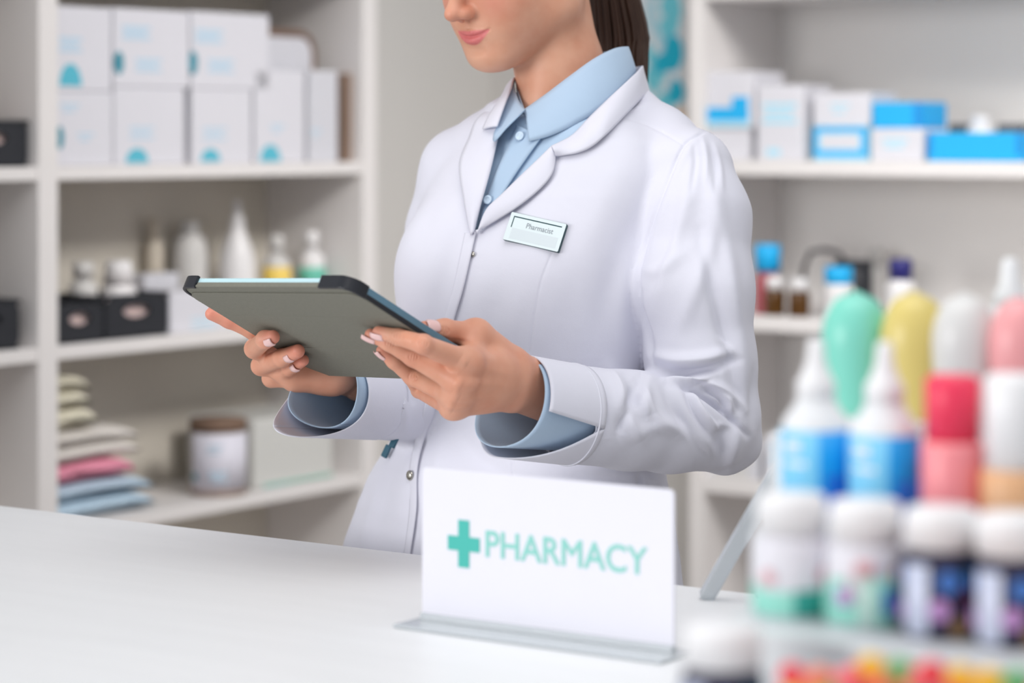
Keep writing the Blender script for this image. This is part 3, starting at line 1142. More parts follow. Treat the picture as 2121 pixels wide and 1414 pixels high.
dome_bottle(1772, 600, 142, mat('mint_plastic', (140, 232, 212), 0.3, trans=.15), 'mint green rounded bottle on the top step of the rack')
dome_bottle(1893, 600, 140, mat('yellow_plastic', (236, 216, 130), 0.3, trans=.15), 'yellow rounded bottle on the top step of the rack')
dome_bottle(1998, 604, 140, mat('milky_plastic', (228, 228, 226), 0.3, trans=.1), 'milky white rounded bottle on the top step of the rack')
dome_bottle(2110, 612, 124, mat('rose_plastic', (252, 176, 178), 0.3, trans=.1), 'rose pink rounded bottle on the top step of the rack')
X, _, d = ray(2092, Yl=1.755)
h = zat(535, d) - TD
bottle('nozzle_bottle', 'white nozzle bottle behind the rounded bottles at the right edge', 'bottle', RW(X, 1.755, TD),
       [('bottle_body', M_NZ, [(0, 0), (.022, 0), (.024, .003), (.024, h * .5), (.02, h * .62), (.011, h * .72), (0, h * .72)]),
        ('nozzle', M_NZ, [(0, h * .7), (.012, h * .7), (.0115, h * .78), (.0075, h * .84), (.006, h - .003), (.004, h), (0, h)])])

# clear tray of candies on the lowest step
tx0 = ray(1592, Yl=1.235)[0]
ty0, ty1 = 1.178, 1.338
tl = 0.31
tyx = empty('candy_tray', RW(tx0, ty0, TA), ROOM_Z, 'white open tray of coloured candies on the lowest step of the rack', 'tray')
m = MB()
hh = 0.048
m.box(0, tl, 0, ty1 - ty0, 0, .020, M_RACK)
m.box(0, tl, 0, .003, .020, hh, M_RACK, .0006)
m.box(0, tl, ty1 - ty0 - .003, ty1 - ty0, .020, hh + .012, M_RACK, .0006)
m.box(0, .003, .003, ty1 - ty0 - .003, .020, hh, M_RACK, .0006)
m.box(tl - .003, tl, .003, ty1 - ty0 - .003, .020, hh, M_RACK, .0006)
m.build('tray_body', tyx)
CC = {'red': mat('candy_red', (238, 64, 80), .3), 'orange': mat('candy_orange', (246, 140, 110), .3), 'yellow': mat('candy_yellow', (246, 198, 40), .3), 'green': mat('candy_green', (84, 182, 112), .3), 'pink': mat('candy_pink', (248, 130, 140), .3)}
cmesh = {}
rad = .0076
for k in CC:
    m = MB()
    b = bmesh.new()
    bmesh.ops.create_icosphere(b, subdivisions=3, radius=rad)
    for v in b.verts:
        v.co.z *= .92
    m.merge(b, CC[k], True)
    o = m.build('round_candy')
    cmesh[k] = o.data
    bpy.data.objects.remove(o)


def candy(x, y, z, k, hint=''):
    o = bpy.data.objects.new('round_candy', cmesh[k])
    COL.objects.link(o)
    o.location = RW(x, y, z)
    o.rotation_euler = (random.uniform(-.5, .5), random.uniform(-.5, .5), random.uniform(0, 6))
    tag(o, 'round %s candy heaped in the white tray on the lowest step' % k, 'candy', 'round %s candies in the tray' % k)


# the heap: a packed layer, and the upper candies placed as the photo shows them
keys = ['red', 'orange', 'pink', 'yellow', 'green', 'red', 'yellow']
zl1 = TA + .020 + rad
n_ = 0
for lay in range(3):
    off = rad * (lay % 2)
    for j in range(9 - (lay % 2)):
        for i in range(20 - (lay % 2)):
            x = tx0 + .013 + off + i * rad * 2.02
            y = ty0 + .014 + off + j * rad * 2.02
            if y > ty1 - .013 or x > tx0 + tl - .013:
                continue
            if lay < 2 and (2 < j < 6 or i > 17 or lay == 0):
                continue           # nothing of the inner pile can be seen
            x, y = x + random.uniform(-.0006, .0006), y + random.uniform(-.0006, .0006)
            candy(x, y, zl1 + lay * rad * 1.46, keys[(i * 3 + j * 5 + lay) % 7])
for px, py, k in ((1640, 1398, 'red'), (1697, 1405, 'orange'), (1752, 1412, 'pink'), (1806, 1380, 'yellow'), (1866, 1388, 'green'), (1930, 1392, 'red'), (1990, 1403, 'yellow'), (2050, 1410, 'yellow'), (2108, 1412, 'green'), (1832, 1412, 'orange'), (1905, 1408, 'pink')):
    yl = 1.262
    X, _, d = ray(px, Yl=yl)
    candy(X, yl, zl1 + 2.9 * rad * 1.46 if False else max(zat(py, d), zl1 + 2.6 * rad * 1.46), k)

# slanted clear strip behind the rack, at the counter's far edge
pa, pb = W(1462, 1212, 2.47), W(1652, 905, 2.40)
pa.z = CZ + 0.0015
ed = (pb - pa)
m = MB()
L_ = ed.length
m.box(-.0072, .0072, -.006, .006, 0, L_, M_ACE, .0015)
o = m.build('slanted_strut')
o.location = (0, 0, 0)
zz = ed.normalized()
yy = zz.cross(Vector((1, 0, 0))).normalized()
xx = yy.cross(zz)
sroot = empty('acrylic_stand', pa, 0, 'clear acrylic stand with a slanted strut at the far edge of the counter', 'stand')
o.parent = sroot
o.matrix_local = Matrix((xx, yy, zz)).transposed().to_4x4()
m = MB()
m.box(.048, .12, .0, .02, -.001, .001, M_ACR, .0004)
m.build('stand_base', sroot)
m = MB()
m.box(.072, .086, -.006, .006, .001, ed.z * .99, M_ACE, .001)
m.build('upright', sroot)

# ------------------------------------------------------------------ modelling kit for the figure
def V3(p):
    return np.array(p, dtype=np.float64)


def wp(px, py, Y):
    return np.array(W(px, py, Y))


class Field:
    """A signed distance field on a grid; shapes melt into one another."""

    def __init__(self, lo, hi, h):
        self.h = h
        self.lo = np.array(lo, float)
        self.n = np.ceil((np.array(hi) - self.lo) / h).astype(int) + 1
        self.ax = [(self.lo[i] + h * np.arange(self.n[i])).astype(np.float32) for i in range(3)]
        self.D = np.full(tuple(self.n), 0.05, np.float32)

    def sub(self, lo, hi, mar):
        s = []
        for i in range(3):
            a = int(max(0, math.floor((lo[i] - mar - self.lo[i]) / self.h)))
            b = int(min(self.n[i], math.ceil((hi[i] + mar - self.lo[i]) / self.h) + 1))
            if b <= a:
                return None
            s.append(slice(a, b))
        X = self.ax[0][s[0]][:, None, None]
        Y = self.ax[1][s[1]][None, :, None]
        Z = self.ax[2][s[2]][None, None, :]
        return tuple(s), X, Y, Z

    def merge(self, s, d, k, mode):
        a = self.D[s]
        d = d.astype(np.float32)
        if mode == 'cut':
            d = -d
            h = np.clip(.5 - .5 * (d - a) / k, 0, 1)
            self.D[s] = d + (a - d) * (1 - h) * 1.0 if False else (a * (h) + d * (1 - h)) + k * h * (1 - h)
        else:
            h = np.clip(.5 + .5 * (a - d) / k, 0, 1)
            self.D[s] = a * (1 - h) + d * h - k * h * (1 - h)

    def cap(self, a, b, ra, rb, k=.008, mode='add'):
        a, b = V3(a), V3(b)
        R_ = max(ra, rb)
        q = self.sub(np.minimum(a, b) - R_, np.maximum(a, b) + R_, 2.5 * k + .012)
        if q is None:
            return self
        s, X, Y, Z = q
        ba = b - a
        L2 = max(1e-12, ba @ ba)
        t = np.clip(((X - a[0]) * ba[0] + (Y - a[1]) * ba[1] + (Z - a[2]) * ba[2]) / L2, 0, 1)
        dx, dy, dz = X - (a[0] + t * ba[0]), Y - (a[1] + t * ba[1]), Z - (a[2] + t * ba[2])
        d = np.sqrt(dx * dx + dy * dy + dz * dz) - (ra + (rb - ra) * t)
        self.merge(s, d, k, mode)
        return self

    def chain(self, pts, rs, k=.006, mode='add'):
        for i in range(len(pts) - 1):
            self.cap(pts[i], pts[i + 1], rs[i], rs[i + 1], k, mode)
        return self

    def ell(self, c, r, M=None, k=.01, mode='add'):
        c = V3(c)
        r = V3(r)
        M = np.eye(3) if M is None else np.array(M)      # columns: the axes of the ellipsoid
        R_ = r.max()
        q = self.sub(c - R_, c + R_, 2.5 * k + .012)
        if q is None:
            return self
        s, X, Y, Z = q
        x, y, z = X - c[0], Y - c[1], Z - c[2]
        u = [(x * M[0, i] + y * M[1, i] + z * M[2, i]) / r[i] for i in range(3)]
        k0 = np.sqrt(u[0] ** 2 + u[1] ** 2 + u[2] ** 2)
        k1 = np.sqrt((u[0] / r[0]) ** 2 + (u[1] / r[1]) ** 2 + (u[2] / r[2]) ** 2)
        d = k0 * (k0 - 1) / np.maximum(k1, 1e-6)
        self.merge(s, d, k, mode)
        return self

    def mesh(self):
        D, h = self.D, self.h
        for ax in range(3):
            for e in (0, -1):
                q = [slice(None)] * 3
                q[ax] = e
                D[tuple(q)] = np.maximum(D[tuple(q)], h * .3)
        S = D < 0
        c = [S[i:S.shape[0] - 1 + i, j:S.shape[1] - 1 + j, k:S.shape[2] - 1 + k] for i in (0, 1) for j in (0, 1) for k in (0, 1)]
        anyv = c[0].copy()
        allv = c[0].copy()
        for q in c[1:]:
            anyv |= q
            allv &= q
        act = anyv & ~allv
        idx = np.argwhere(act)
        vid = np.full(act.shape, -1, np.int32)
        vid[tuple(idx.T)] = np.arange(len(idx))
        corner = [(i, j, k) for i in (0, 1) for j in (0, 1) for k in (0, 1)]
        val = {q: D[idx[:, 0] + q[0], idx[:, 1] + q[1], idx[:, 2] + q[2]] for q in corner}
        acc = np.zeros((len(idx), 3))
        cnt = np.zeros(len(idx))
        for q in corner:
            for ax in range(3):
                if q[ax] == 0:
                    q2 = list(q)
                    q2[ax] = 1
                    q2 = tuple(q2)
                    a, b = val[q], val[q2]
                    m = (a < 0) != (b < 0)
                    t = np.where(m, a / np.where(a == b, 1, a - b), 0)
                    for e in range(3):
                        acc[:, e] += np.where(m, q[e] + (t if e == ax else 0), 0)
                    cnt += m
        P = self.lo + (idx + acc / cnt[:, None]) * h
        F = []
        for ax in range(3):
            a1, a2 = (ax + 1) % 3, (ax + 2) % 3
            sl0 = [slice(None)] * 3
            sl1 = [slice(None)] * 3
            sl0[ax] = slice(0, -1)
            sl1[ax] = slice(1, None)
            A, B = S[tuple(sl0)], S[tuple(sl1)]
            e = np.argwhere(A != B)
            e = e[(e[:, a1] > 0) & (e[:, a2] > 0) & (e[:, a1] < D.shape[a1] - 1) & (e[:, a2] < D.shape[a2] - 1)]
            o1 = np.zeros(3, int)
            o2 = np.zeros(3, int)
            o1[a1], o2[a2] = 1, 1
            g = lambda q: vid[q[:, 0], q[:, 1], q[:, 2]]
            quad = np.stack([g(e - o1 - o2), g(e - o2), g(e), g(e - o1)], 1)
            ins = A[tuple(e.T)]
            quad[~ins] = quad[~ins][:, ::-1]
            F.append(quad)
        F = np.concatenate(F)
        F = F[(F >= 0).all(1)]
        return P, F


def nrm(P, F):
    a, b = P[F[:, 2]] - P[F[:, 0]], P[F[:, 3]] - P[F[:, 1]]
    fn = np.cross(a, b)
    N = np.zeros_like(P)
    for i in range(4):
        for e in range(3):
            N[:, e] += np.bincount(F[:, i], fn[:, e], len(P))
    return N / np.maximum(np.linalg.norm(N, axis=1, keepdims=True), 1e-12)


def smooth(P, F, n=2, lam=.5, keep=None):
    E = np.concatenate([F[:, [0, 1]], F[:, [1, 2]], F[:, [2, 3]], F[:, [3, 0]]])
    for it in range(n):
        for l in (lam, -lam * 1.03):
            A = np.zeros_like(P)
            for e in range(3):
                A[:, e] = np.bincount(E[:, 0], P[E[:, 1], e], len(P)) + np.bincount(E[:, 1], P[E[:, 0], e], len(P))
            c = np.bincount(E[:, 0], minlength=len(P)) + np.bincount(E[:, 1], minlength=len(P))
            d = A / np.maximum(c, 1)[:, None] - P
            P = P + l * d
    return P


def subdivide(P, F):
    E = np.sort(np.concatenate([F[:, [0, 1]], F[:, [1, 2]], F[:, [2, 3]], F[:, [3, 0]]]), 1)
    u, inv = np.unique(E[:, 0].astype(np.int64) * len(P) + E[:, 1], return_inverse=True)
    e0, e1 = u // len(P), u % len(P)
    n = len(P)
    m = len(F)
    P2 = np.concatenate([P, (P[e0] + P[e1]) / 2, P[F].mean(1)])
    a, b, c, d = (n + inv[i * m:(i + 1) * m] for i in range(4))
    ce = n + len(u) + np.arange(m)
    F2 = np.concatenate([np.stack(q, 1) for q in ((F[:, 0], a, ce, d), (a, F[:, 1], b, ce), (ce, b, F[:, 2], c), (d, ce, c, F[:, 3]))])
    return P2, F2


def project(P):
    return IW / 2 + P[:, 0] / P[:, 1] * FPX, HOR + (CAMZ - P[:, 2]) / P[:, 1] * FPX


def strokes(P, F, L):
    """Folds and seams pressed into the cloth: each stroke is a line on the surface that is raised or sunk along the normals."""
    N = nrm(P, F)
    view = P - np.array([0, 0, CAMZ])
    view /= np.linalg.norm(view, axis=1, keepdims=True)
    front = np.clip(-(N * view).sum(1) * 3, 0, 1)
    px, py = project(P)
    off = np.zeros(len(P))
    for st in L:
        pts, w, amp = st[0], st[1], st[2]
        kind = st[3] if len(st) > 3 else 'r'
        yr = st[4] if len(st) > 4 else None
        x0, x1 = min(p[0] for p in pts) - 3 * w, max(p[0] for p in pts) + 3 * w
        y0, y1 = min(p[1] for p in pts) - 3 * w, max(p[1] for p in pts) + 3 * w
        sel = np.nonzero((px > x0) & (px < x1) & (py > y0) & (py < y1) & (front > 0))[0]
        if yr:
            sel = sel[(P[sel, 1] > yr[0]) & (P[sel, 1] < yr[1])]
        if not len(sel):
            continue
        # smooth the line
        pts = np.array(pts, float)
        if len(pts) > 2:
            t = np.arange(len(pts))
            tt = np.linspace(0, len(pts) - 1, (len(pts) - 1) * 6 + 1)
            pts = catmull(pts, tt)
        best = np.full(len(sel), 1e9)
        sgn = np.zeros(len(sel))
        tpos = np.zeros(len(sel))
        seglen = np.linalg.norm(np.diff(pts, axis=0), axis=1)
        cum = np.concatenate([[0], np.cumsum(seglen)])
        X, Y = px[sel], py[sel]
        for i in range(len(pts) - 1):
            a, b = pts[i], pts[i + 1]
            ba = b - a
            l2 = max(1e-9, ba @ ba)
            t = np.clip(((X - a[0]) * ba[0] + (Y - a[1]) * ba[1]) / l2, 0, 1)
            dx, dy = X - a[0] - t * ba[0], Y - a[1] - t * ba[1]
            d = np.hypot(dx, dy)
            m = d < best
            best[m] = d[m]
            sgn[m] = np.sign(ba[0] * dy - ba[1] * dx)[m]
            tpos[m] = (cum[i] + t * seglen[i])[m] / cum[-1]
        if kind == 'seam':
            prof = np.exp(-(best / w) ** 2)
            tap = np.clip(np.minimum(tpos, 1 - tpos) * 20 + .3, 0, 1)
        elif kind == 'step':        # one side lies over the other: raised on the positive side, falling off slowly
            prof = np.where(sgn > 0, np.exp(-(best / (w * 2.2)) ** 2), -.35 * np.exp(-(best / w) ** 2))
            tap = np.clip(np.minimum(tpos, 1 - tpos) * 8 + .2, 0, 1)
        else:
            prof = np.exp(-(best / w) ** 2)
            tap = np.sin(PI * np.clip(tpos * .9 + .05, 0, 1)) ** .8
        off[sel] += amp * prof * tap * front[sel]
    return P + N * off[:, None]


def catmull(pts, tt):
    n = len(pts)
    out = []
    for t in tt:
        i = min(int(t), n - 2)
        f = t - i
        p0, p1, p2, p3 = pts[max(i - 1, 0)], pts[i], pts[i + 1], pts[min(i + 2, n - 1)]
        out.append(.5 * ((2 * p1) + (-p0 + p2) * f + (2 * p0 - 5 * p1 + 4 * p2 - p3) * f * f + (-p0 + 3 * p1 - 3 * p2 + p3) * f ** 3))
    return np.array(out)


def np_mesh(name, P, F, mats, parent=None, smooth_=True, attr=None):
    me = bpy.data.meshes.new(name)
    F = np.asarray(F)
    n = F.shape[1]
    me.vertices.add(len(P))
    me.vertices.foreach_set('co', np.asarray(P, np.float32).ravel())
    me.loops.add(len(F) * n)
    me.loops.foreach_set('vertex_index', F.astype(np.int32).ravel())
    me.polygons.add(len(F))
    me.polygons.foreach_set('loop_start', np.arange(0, len(F) * n, n, dtype=np.int32))
    me.polygons.foreach_set('use_smooth', np.full(len(F), smooth_))
    for m in mats:
        me.materials.append(m)
    me.update(calc_edges=True)
    me.validate()
    if attr is not None:
        for an, av in attr.items():
            a = me.attributes.new(an, 'FLOAT', 'POINT')
            a.data.foreach_set('value', av.astype(np.float32))
    o = bpy.data.objects.new(name, me)
    COL.objects.link(o)
    if parent:
        o.parent = parent
        o.matrix_parent_inverse = Matrix.Translation(parent.location).inverted()
    return o


def compact(P, F, keep):
    """Keep only the faces marked in keep."""
    F = F[keep]
    u, inv = np.unique(F, return_inverse=True)
    return P[u], inv.reshape(F.shape), u


def inpoly(px, py, poly):
    r = np.zeros(len(px), bool)
    n = len(poly)
    for i in range(n):
        x0, y0 = poly[i]
        x1, y1 = poly[(i + 1) % n]
        if y0 == y1:
            continue
        c = ((y0 > py) != (y1 > py)) & (px < (x1 - x0) * (py - y0) / (y1 - y0) + x0)
        r ^= c
    return r


def solid(o, th, off=-1):
    m = o.modifiers.new('thickness', 'SOLIDIFY')
    m.thickness = th
    m.offset = off
    return o


# ------------------------------------------------------------------ materials of the figure
def cloth_mat(name, rgb, weave=900, bump=.12, rough=.8, sheen=.15):
    m = mat(name, rgb, rough, noise=.012, nscale=60, sheen=sheen)
    nt = m.node_tree
    p = nt.nodes['Principled BSDF']
    tc = nt.nodes.new('ShaderNodeTexCoord')
    n1 = nt.nodes.new('ShaderNodeTexNoise')
    n1.inputs['Scale'].default_value = weave
    n1.inputs['Detail'].default_value = 2
    n2 = nt.nodes.new('ShaderNodeTexNoise')
    n2.inputs['Scale'].default_value = 55
    n2.inputs['Detail'].default_value = 5
    nt.links.new(tc.outputs['Object'], n1.inputs['Vector'])
    nt.links.new(tc.outputs['Object'], n2.inputs['Vector'])
    ad = nt.nodes.new('ShaderNodeMath')
    ad.operation = 'MULTIPLY_ADD'
    ad.inputs[1].default_value = .25
    nt.links.new(n1.outputs['Fac'], ad.inputs[0])
    nt.links.new(n2.outputs['Fac'], ad.inputs[2])
    b = nt.nodes.new('ShaderNodeBump')
    b.inputs['Strength'].default_value = bump
    b.inputs['Distance'].default_value = .003
    nt.links.new(ad.outputs[0], b.inputs['Height'])
    nt.links.new(b.outputs['Normal'], p.inputs['Normal'])
    return m


M_COAT = cloth_mat('white_coat_cotton', (225, 225, 236))
M_SHIRT = cloth_mat('light_blue_shirt_cotton', (178, 201, 224))
M_TROU = cloth_mat('dark_trouser_cloth', (44, 46, 56))
M_SHOE = mat('black_shoe_leather', (28, 28, 30), .4)
M_HAIR = mat('brown_hair', (62, 40, 28), .42, noise=.35, nscale=120, stretch=(1, 1, .03))
M_NAIL = mat('pink_nail_polish', (238, 198, 194), .15, coat=.5)
M_PEARL = mat('pearl_button', (206, 226, 244), .25)
M_SNAP = mat('metal_snap', (190, 186, 176), .25, metal=1.0)


def skin_mat():
    m = mat('skin', (226, 172, 146), .46, sss=.18)
    nt = m.node_tree
    p = nt.nodes['Principled BSDF']
    tc = nt.nodes.new('ShaderNodeTexCoord')
    n1 = nt.nodes.new('ShaderNodeTexNoise')
    n1.inputs['Scale'].default_value = 28
    n1.inputs['Detail'].default_value = 3
    nt.links.new(tc.outputs['Object'], n1.inputs['Vector'])
    r = nt.nodes.new('ShaderNodeValToRGB')
    r.color_ramp.elements[0].position = .3
    r.color_ramp.elements[0].color = srgb(214, 153, 124)
    r.color_ramp.elements[1].position = .7
    r.color_ramp.elements[1].color = srgb(224, 171, 143)
    nt.links.new(n1.outputs['Fac'], r.inputs['Fac'])
    prev = r.outputs['Color']
    for an, col in (('blush', srgb(222, 128, 112)), ('lip', srgb(214, 104, 112)), ('brow', srgb(70, 48, 36))):
        at = nt.nodes.new('ShaderNodeAttribute')
        at.attribute_name = an
        mx = nt.nodes.new('ShaderNodeMix')
        mx.data_type = 'RGBA'
        nt.links.new(at.outputs['Fac'], mx.inputs['Factor'])
        nt.links.new(prev, mx.inputs['A'])
        mx.inputs['B'].default_value = col
        prev = mx.outputs['Result']
    nt.links.new(prev, p.inputs['Base Color'])
    n2 = nt.nodes.new('ShaderNodeTexNoise')
    n2.inputs['Scale'].default_value = 900
    nt.links.new(tc.outputs['Object'], n2.inputs['Vector'])
    b = nt.nodes.new('ShaderNodeBump')
    b.inputs['Strength'].default_value = .06
    b.inputs['Distance'].default_value = .001
    nt.links.new(n2.outputs['Fac'], b.inputs['Height'])
    nt.links.new(b.outputs['Normal'], p.inputs['Normal'])
    return m


M_SKIN = skin_mat()

# ------------------------------------------------------------------ the tablet
TTL, TTR, TBL = W(367, 596, 2.685), W(720, 597, 2.495), W(650, 777, 2.826)
wv = (TTR - TTL)
TWD = wv.length
wv.normalize()
sv = (TBL - TTL)
sv = sv - wv * sv.dot(wv)
THT = sv.length
sv.normalize()
nv = wv.cross(sv)                   # sv runs down the cover; make nv point at the camera
if nv.y > 0:
    nv = -nv
TC0 = TTL + wv * TWD / 2 + sv * THT / 2


def ytab(px, py, off=0.0):
    """Depth at which the ray through a pixel meets the tablet's cover (pushed off metres toward the camera)."""
    d = Vector(((px - IW / 2) / FPX, 1, -(py - HOR) / FPX))
    o = Vector((0, 0, CAMZ))
    P0 = TTL + nv * off
    return (P0 - o).dot(nv) / d.dot(nv)


def tp(px, py, off):
    return wp(px, py, ytab(px, py, off))


# ------------------------------------------------------------------ body: head, neck, trunk, arms and hands in one surface
PSI, TAU = R(48.5), R(18)
fh = np.array([-math.sin(PSI), -math.cos(PSI), 0])
hup = fh * math.sin(TAU) + np.array([0, 0, math.cos(TAU)])
hfw = fh * math.cos(TAU) - np.array([0, 0, math.sin(TAU)])
hlf = np.cross(hfw, hup) * -1        # her left
HM = np.stack([hlf, hfw, hup], 1)
HC = wp(1066, -62, 2.955)


def hp(x, y, z):
    return HC + HM @ np.array([x, y, z])


class Head:
    pass


fld = Field(HC - np.array([.125, .155, .295]), HC + np.array([.135, .15, .142]), .00135)
A = fld
# skull and face mass
A.ell(hp(0, -.018, .045), (.072, .093, .084), HM, .02)
A.ell(hp(0, .027, .012), (.062, .058, .080), HM, .025)
A.ell(hp(0, .027, -.038), (.048, .054, .054), HM, .025)
for s in (-1, 1):
    A.cap(hp(s * .054, -.010, -.046), hp(s * .020, .062, -.083), .0125, .0125, .030)
    A.cap(hp(s * .057, -.016, -.005), hp(s * .054, -.010, -.046), .0125, .0125, .03)
    A.ell(hp(s * .037, .050, -.016), (.023, .024, .028), HM, .025)
    A.ell(hp(s * .040, .026, -.044), (.018, .038, .030), HM, .025)
    A.ell(hp(s * .022, .064, -.053), (.014, .012, .020), HM, .02)
A.ell(hp(0, .0700, -.0835), (.0185, .0150, .0135), HM, .016)
A.ell(hp(0, .048, -.080), (.034, .030, .0175), HM, .02)
# brow, eyes
A.cap(hp(-.034, .078, .036), hp(.034, .078, .036), .012, .012, .02)
A.ell(hp(0, .060, .070), (.055, .035, .045), HM, .03)
for s in (-1, 1):
    A.ell(hp(s * .031, .092, .018), (.017, .012, .012), HM, .01, 'cut')
    A.ell(hp(s * .031, .077, .017), (.0135, .0125, .0125), HM, .004)
    A.cap(hp(s * .020, .0868, .0125), hp(s * .043, .0815, .012), .0014, .0014, .003)
# nose
A.cap(hp(0, .083, .026), hp(0, .1005, -.019), .0068, .0084, .014)
A.ell(hp(0, .1060, -.0225), (.0086, .0092, .0078), HM, .010)
for s in (-1, 1):
    A.ell(hp(s * .0114, .0935, -.0255), (.0058, .0100, .0066), HM, .007)
    A.ell(hp(s * .0062, .0985, -.0330), (.0030, .0052, .0034), HM, .0025, 'cut')
A.cap(hp(0, .0950, -.033), hp(0, .0975, -.029), .0032, .0034, .004)
# mouth
A.ell(hp(0, .0725, -.0525), (.022, .0130, .019), HM, .014)


def skin_y(x, z):
    """How far forward the face reaches at (x, z)."""
    ys = np.arange(.050, .120, .0004)
    p_ = HC[None] + (HM @ np.stack([np.full_like(ys, x), ys, np.full_like(ys, z)])).T
    i_ = np.clip(((p_ - A.lo) / A.h), 0, A.n - 2)
    i0 = i_.astype(int)
    f_ = i_ - i0
    v = 0
    for c in ((0, 0, 0), (0, 0, 1), (0, 1, 0), (0, 1, 1), (1, 0, 0), (1, 0, 1), (1, 1, 0), (1, 1, 1)):
        wgt = np.prod([f_[:, e] if c[e] else 1 - f_[:, e] for e in range(3)], axis=0)
        v = v + wgt * A.D[i0[:, 0] + c[0], i0[:, 1] + c[1], i0[:, 2] + c[2]]
    ins = np.nonzero(v < 0)[0]
    return ys[ins[-1]] if len(ins) else .06


ph = skin_y(0, -.040)
A.cap(hp(0, ph + .0012, -.036), hp(0, ph + .0012, -.0445), .0016, .0016, .003, 'cut')
LX = [0, .004, .010, .018, .0265]
lipu = [(x, skin_y(x, z) - .0004 - .10 * x, z) for x, z in zip(LX, (-.0500, -.0490, -.0494, -.0488, -.0472))]
lipl = [(x, skin_y(x, z) - .0010 - .10 * x, z) for x, z in zip(LX, (-.0590, -.0590, -.0582, -.0556, -.0500))]
for s in (-1, 1):
    A.chain([hp(s * x, y, z) for x, y, z in lipu], [.0030, .0034, .0031, .0024, .0010], .0022)
    A.chain([hp(s * x, y, z) for x, y, z in lipl], [.0042, .0041, .0038, .0028, .0010], .0026)
MXS = [0, .007, .014, .020, .0255, .0285]
line = [(x, skin_y(x, z) + .0002, z) for x, z in zip(MXS, (-.0542, -.0538, -.0528, -.0512, -.0488, -.0474))]
for s in (-1, 1):
    A.chain([hp(s * x, y, z) for x, y, z in line], [.0013, .0013, .0013, .0013, .0014, .0012], .0010, 'cut')
ph = skin_y(0, -.070)
A.ell(hp(0, ph + .0035, -.0705), (.014, .006, .0040), HM, .008, 'cut')
# ears
for s in (-1, 1):
    A.ell(hp(s * .073, -.022, .004), (.007, .017, .030), HM, .006)
    A.ell(hp(s * .079, -.018, .006), (.004, .010, .018), HM, .004, 'cut')
# neck
n0, n1 = wp(1136, 20, 2.990), wp(1161, 150, 2.978)
n2 = wp(1175, 232, 2.975)
A.chain([n0, n1, n2, wp(1185, 330, 2.98)], [.0490, .0485, .0520, .085], .02)
A.cap(hp(.048, -.045, -.02), wp(1098, 300, 2.935), .009, .004, .03)
P1, F1 = A.mesh()
P1 = smooth(P1, F1, 2)
loc = (P1 - HC) @ HM
lx, ly, lz = loc[:, 0], loc[:, 1], loc[:, 2]


def sstep(x, a, b):
    t = np.clip((x - a) / (b - a), 0, 1)
    return t * t * (3 - 2 * t)


ax_ = np.abs(lx)
upl = -.0462 - .0008 * np.exp(-(lx / .003) ** 2) - .0016 * np.clip(ax_ / .0285, 0, 1) ** 1.3
lol = -.0648 + .0168 * np.clip(ax_ / .0285, 0, 1) ** 2.0
lip = sstep(upl - lz, -.0010, .0012) * sstep(lz - lol, -.0012, .0012) * (ly > .06) * (1 - sstep(ax_, .0265, .0295)) * .8
blush = .40 * np.exp(-(((ax_ - .040) / .022) ** 2 + ((lz + .015) / .022) ** 2)) * (ly > .02) + .25 * np.exp(-((lx / .012) ** 2 + ((lz + .022) / .012) ** 2)) * (ly > .08)
brow = sstep(.0030 - np.abs(lz - .040 + 6 * (ax_ - .03) ** 2), -.001, .0012) * (ax_ > .012) * (ax_ < .046) * (ly > .05) * .8
attrs = [dict(lip=lip, blush=np.clip(blush, 0, 1), brow=brow)]
parts = [(P1, F1)]

# ---- near hand (her left)
hf = Field(wp(735, 910, 2.50), wp(1150, 640, 2.70), .0012) if False else None
LH = {}
T = lambda px, py, o: tp(px, py, o)
wL = wp(1092, 793, 2.668)
idx = [wp(964, 750, 2.578), T(877, 713, .013), T(826, 698, .0095), T(784, 688, .0080)]
mid = [wp(950, 790, 2.578), T(856, 739, .014), T(806, 710, .010), T(768, 693, .0075)]
rng = [wp(942, 819, 2.590), T(855, 780, .016), T(816, 747, .011), T(791, 726, .0075)]
pky = [wp(937, 842, 2.606), T(868, 808, .010), T(850, 782, .009), T(835, 760, .007)]
thb = [wp(1046, 752, 2.655), wp(986, 694, 2.632), wp(921, 684, 2.604), wp(880, 681, 2.588)]
allp = np.array(idx + mid + rng + pky + thb + [wL])
hf = Field(allp.min(0) - .035, np.maximum(allp.max(0) + .035, wp(1160, 700, 2.72) + .01), .00115)
rI, rM, rR, rP, rT = [.0125, .0097, .0083, .0064], [.0125, .0098, .0083, .0064], [.0120, .0094, .0080, .0060], [.0110, .0082, .0070, .0056], [.0165, .0128, .0112, .0082]
for ch, rr in ((idx, rI), (mid, rM), (rng, rR), (pky, rP)):
    g = Field.__new__(Field)
    hf.chain(ch, rr, .0035)
carp = [wp(1062, 766, 2.650), wp(1064, 784, 2.645), wp(1062, 803, 2.648), wp(1056, 820, 2.655)]
for ch, cp, r0 in ((idx, carp[0], .0128), (mid, carp[1], .0125), (rng, carp[2], .0122), (pky, carp[3], .0115)):
    hf.cap(ch[0], cp, r0, .0150, .012)
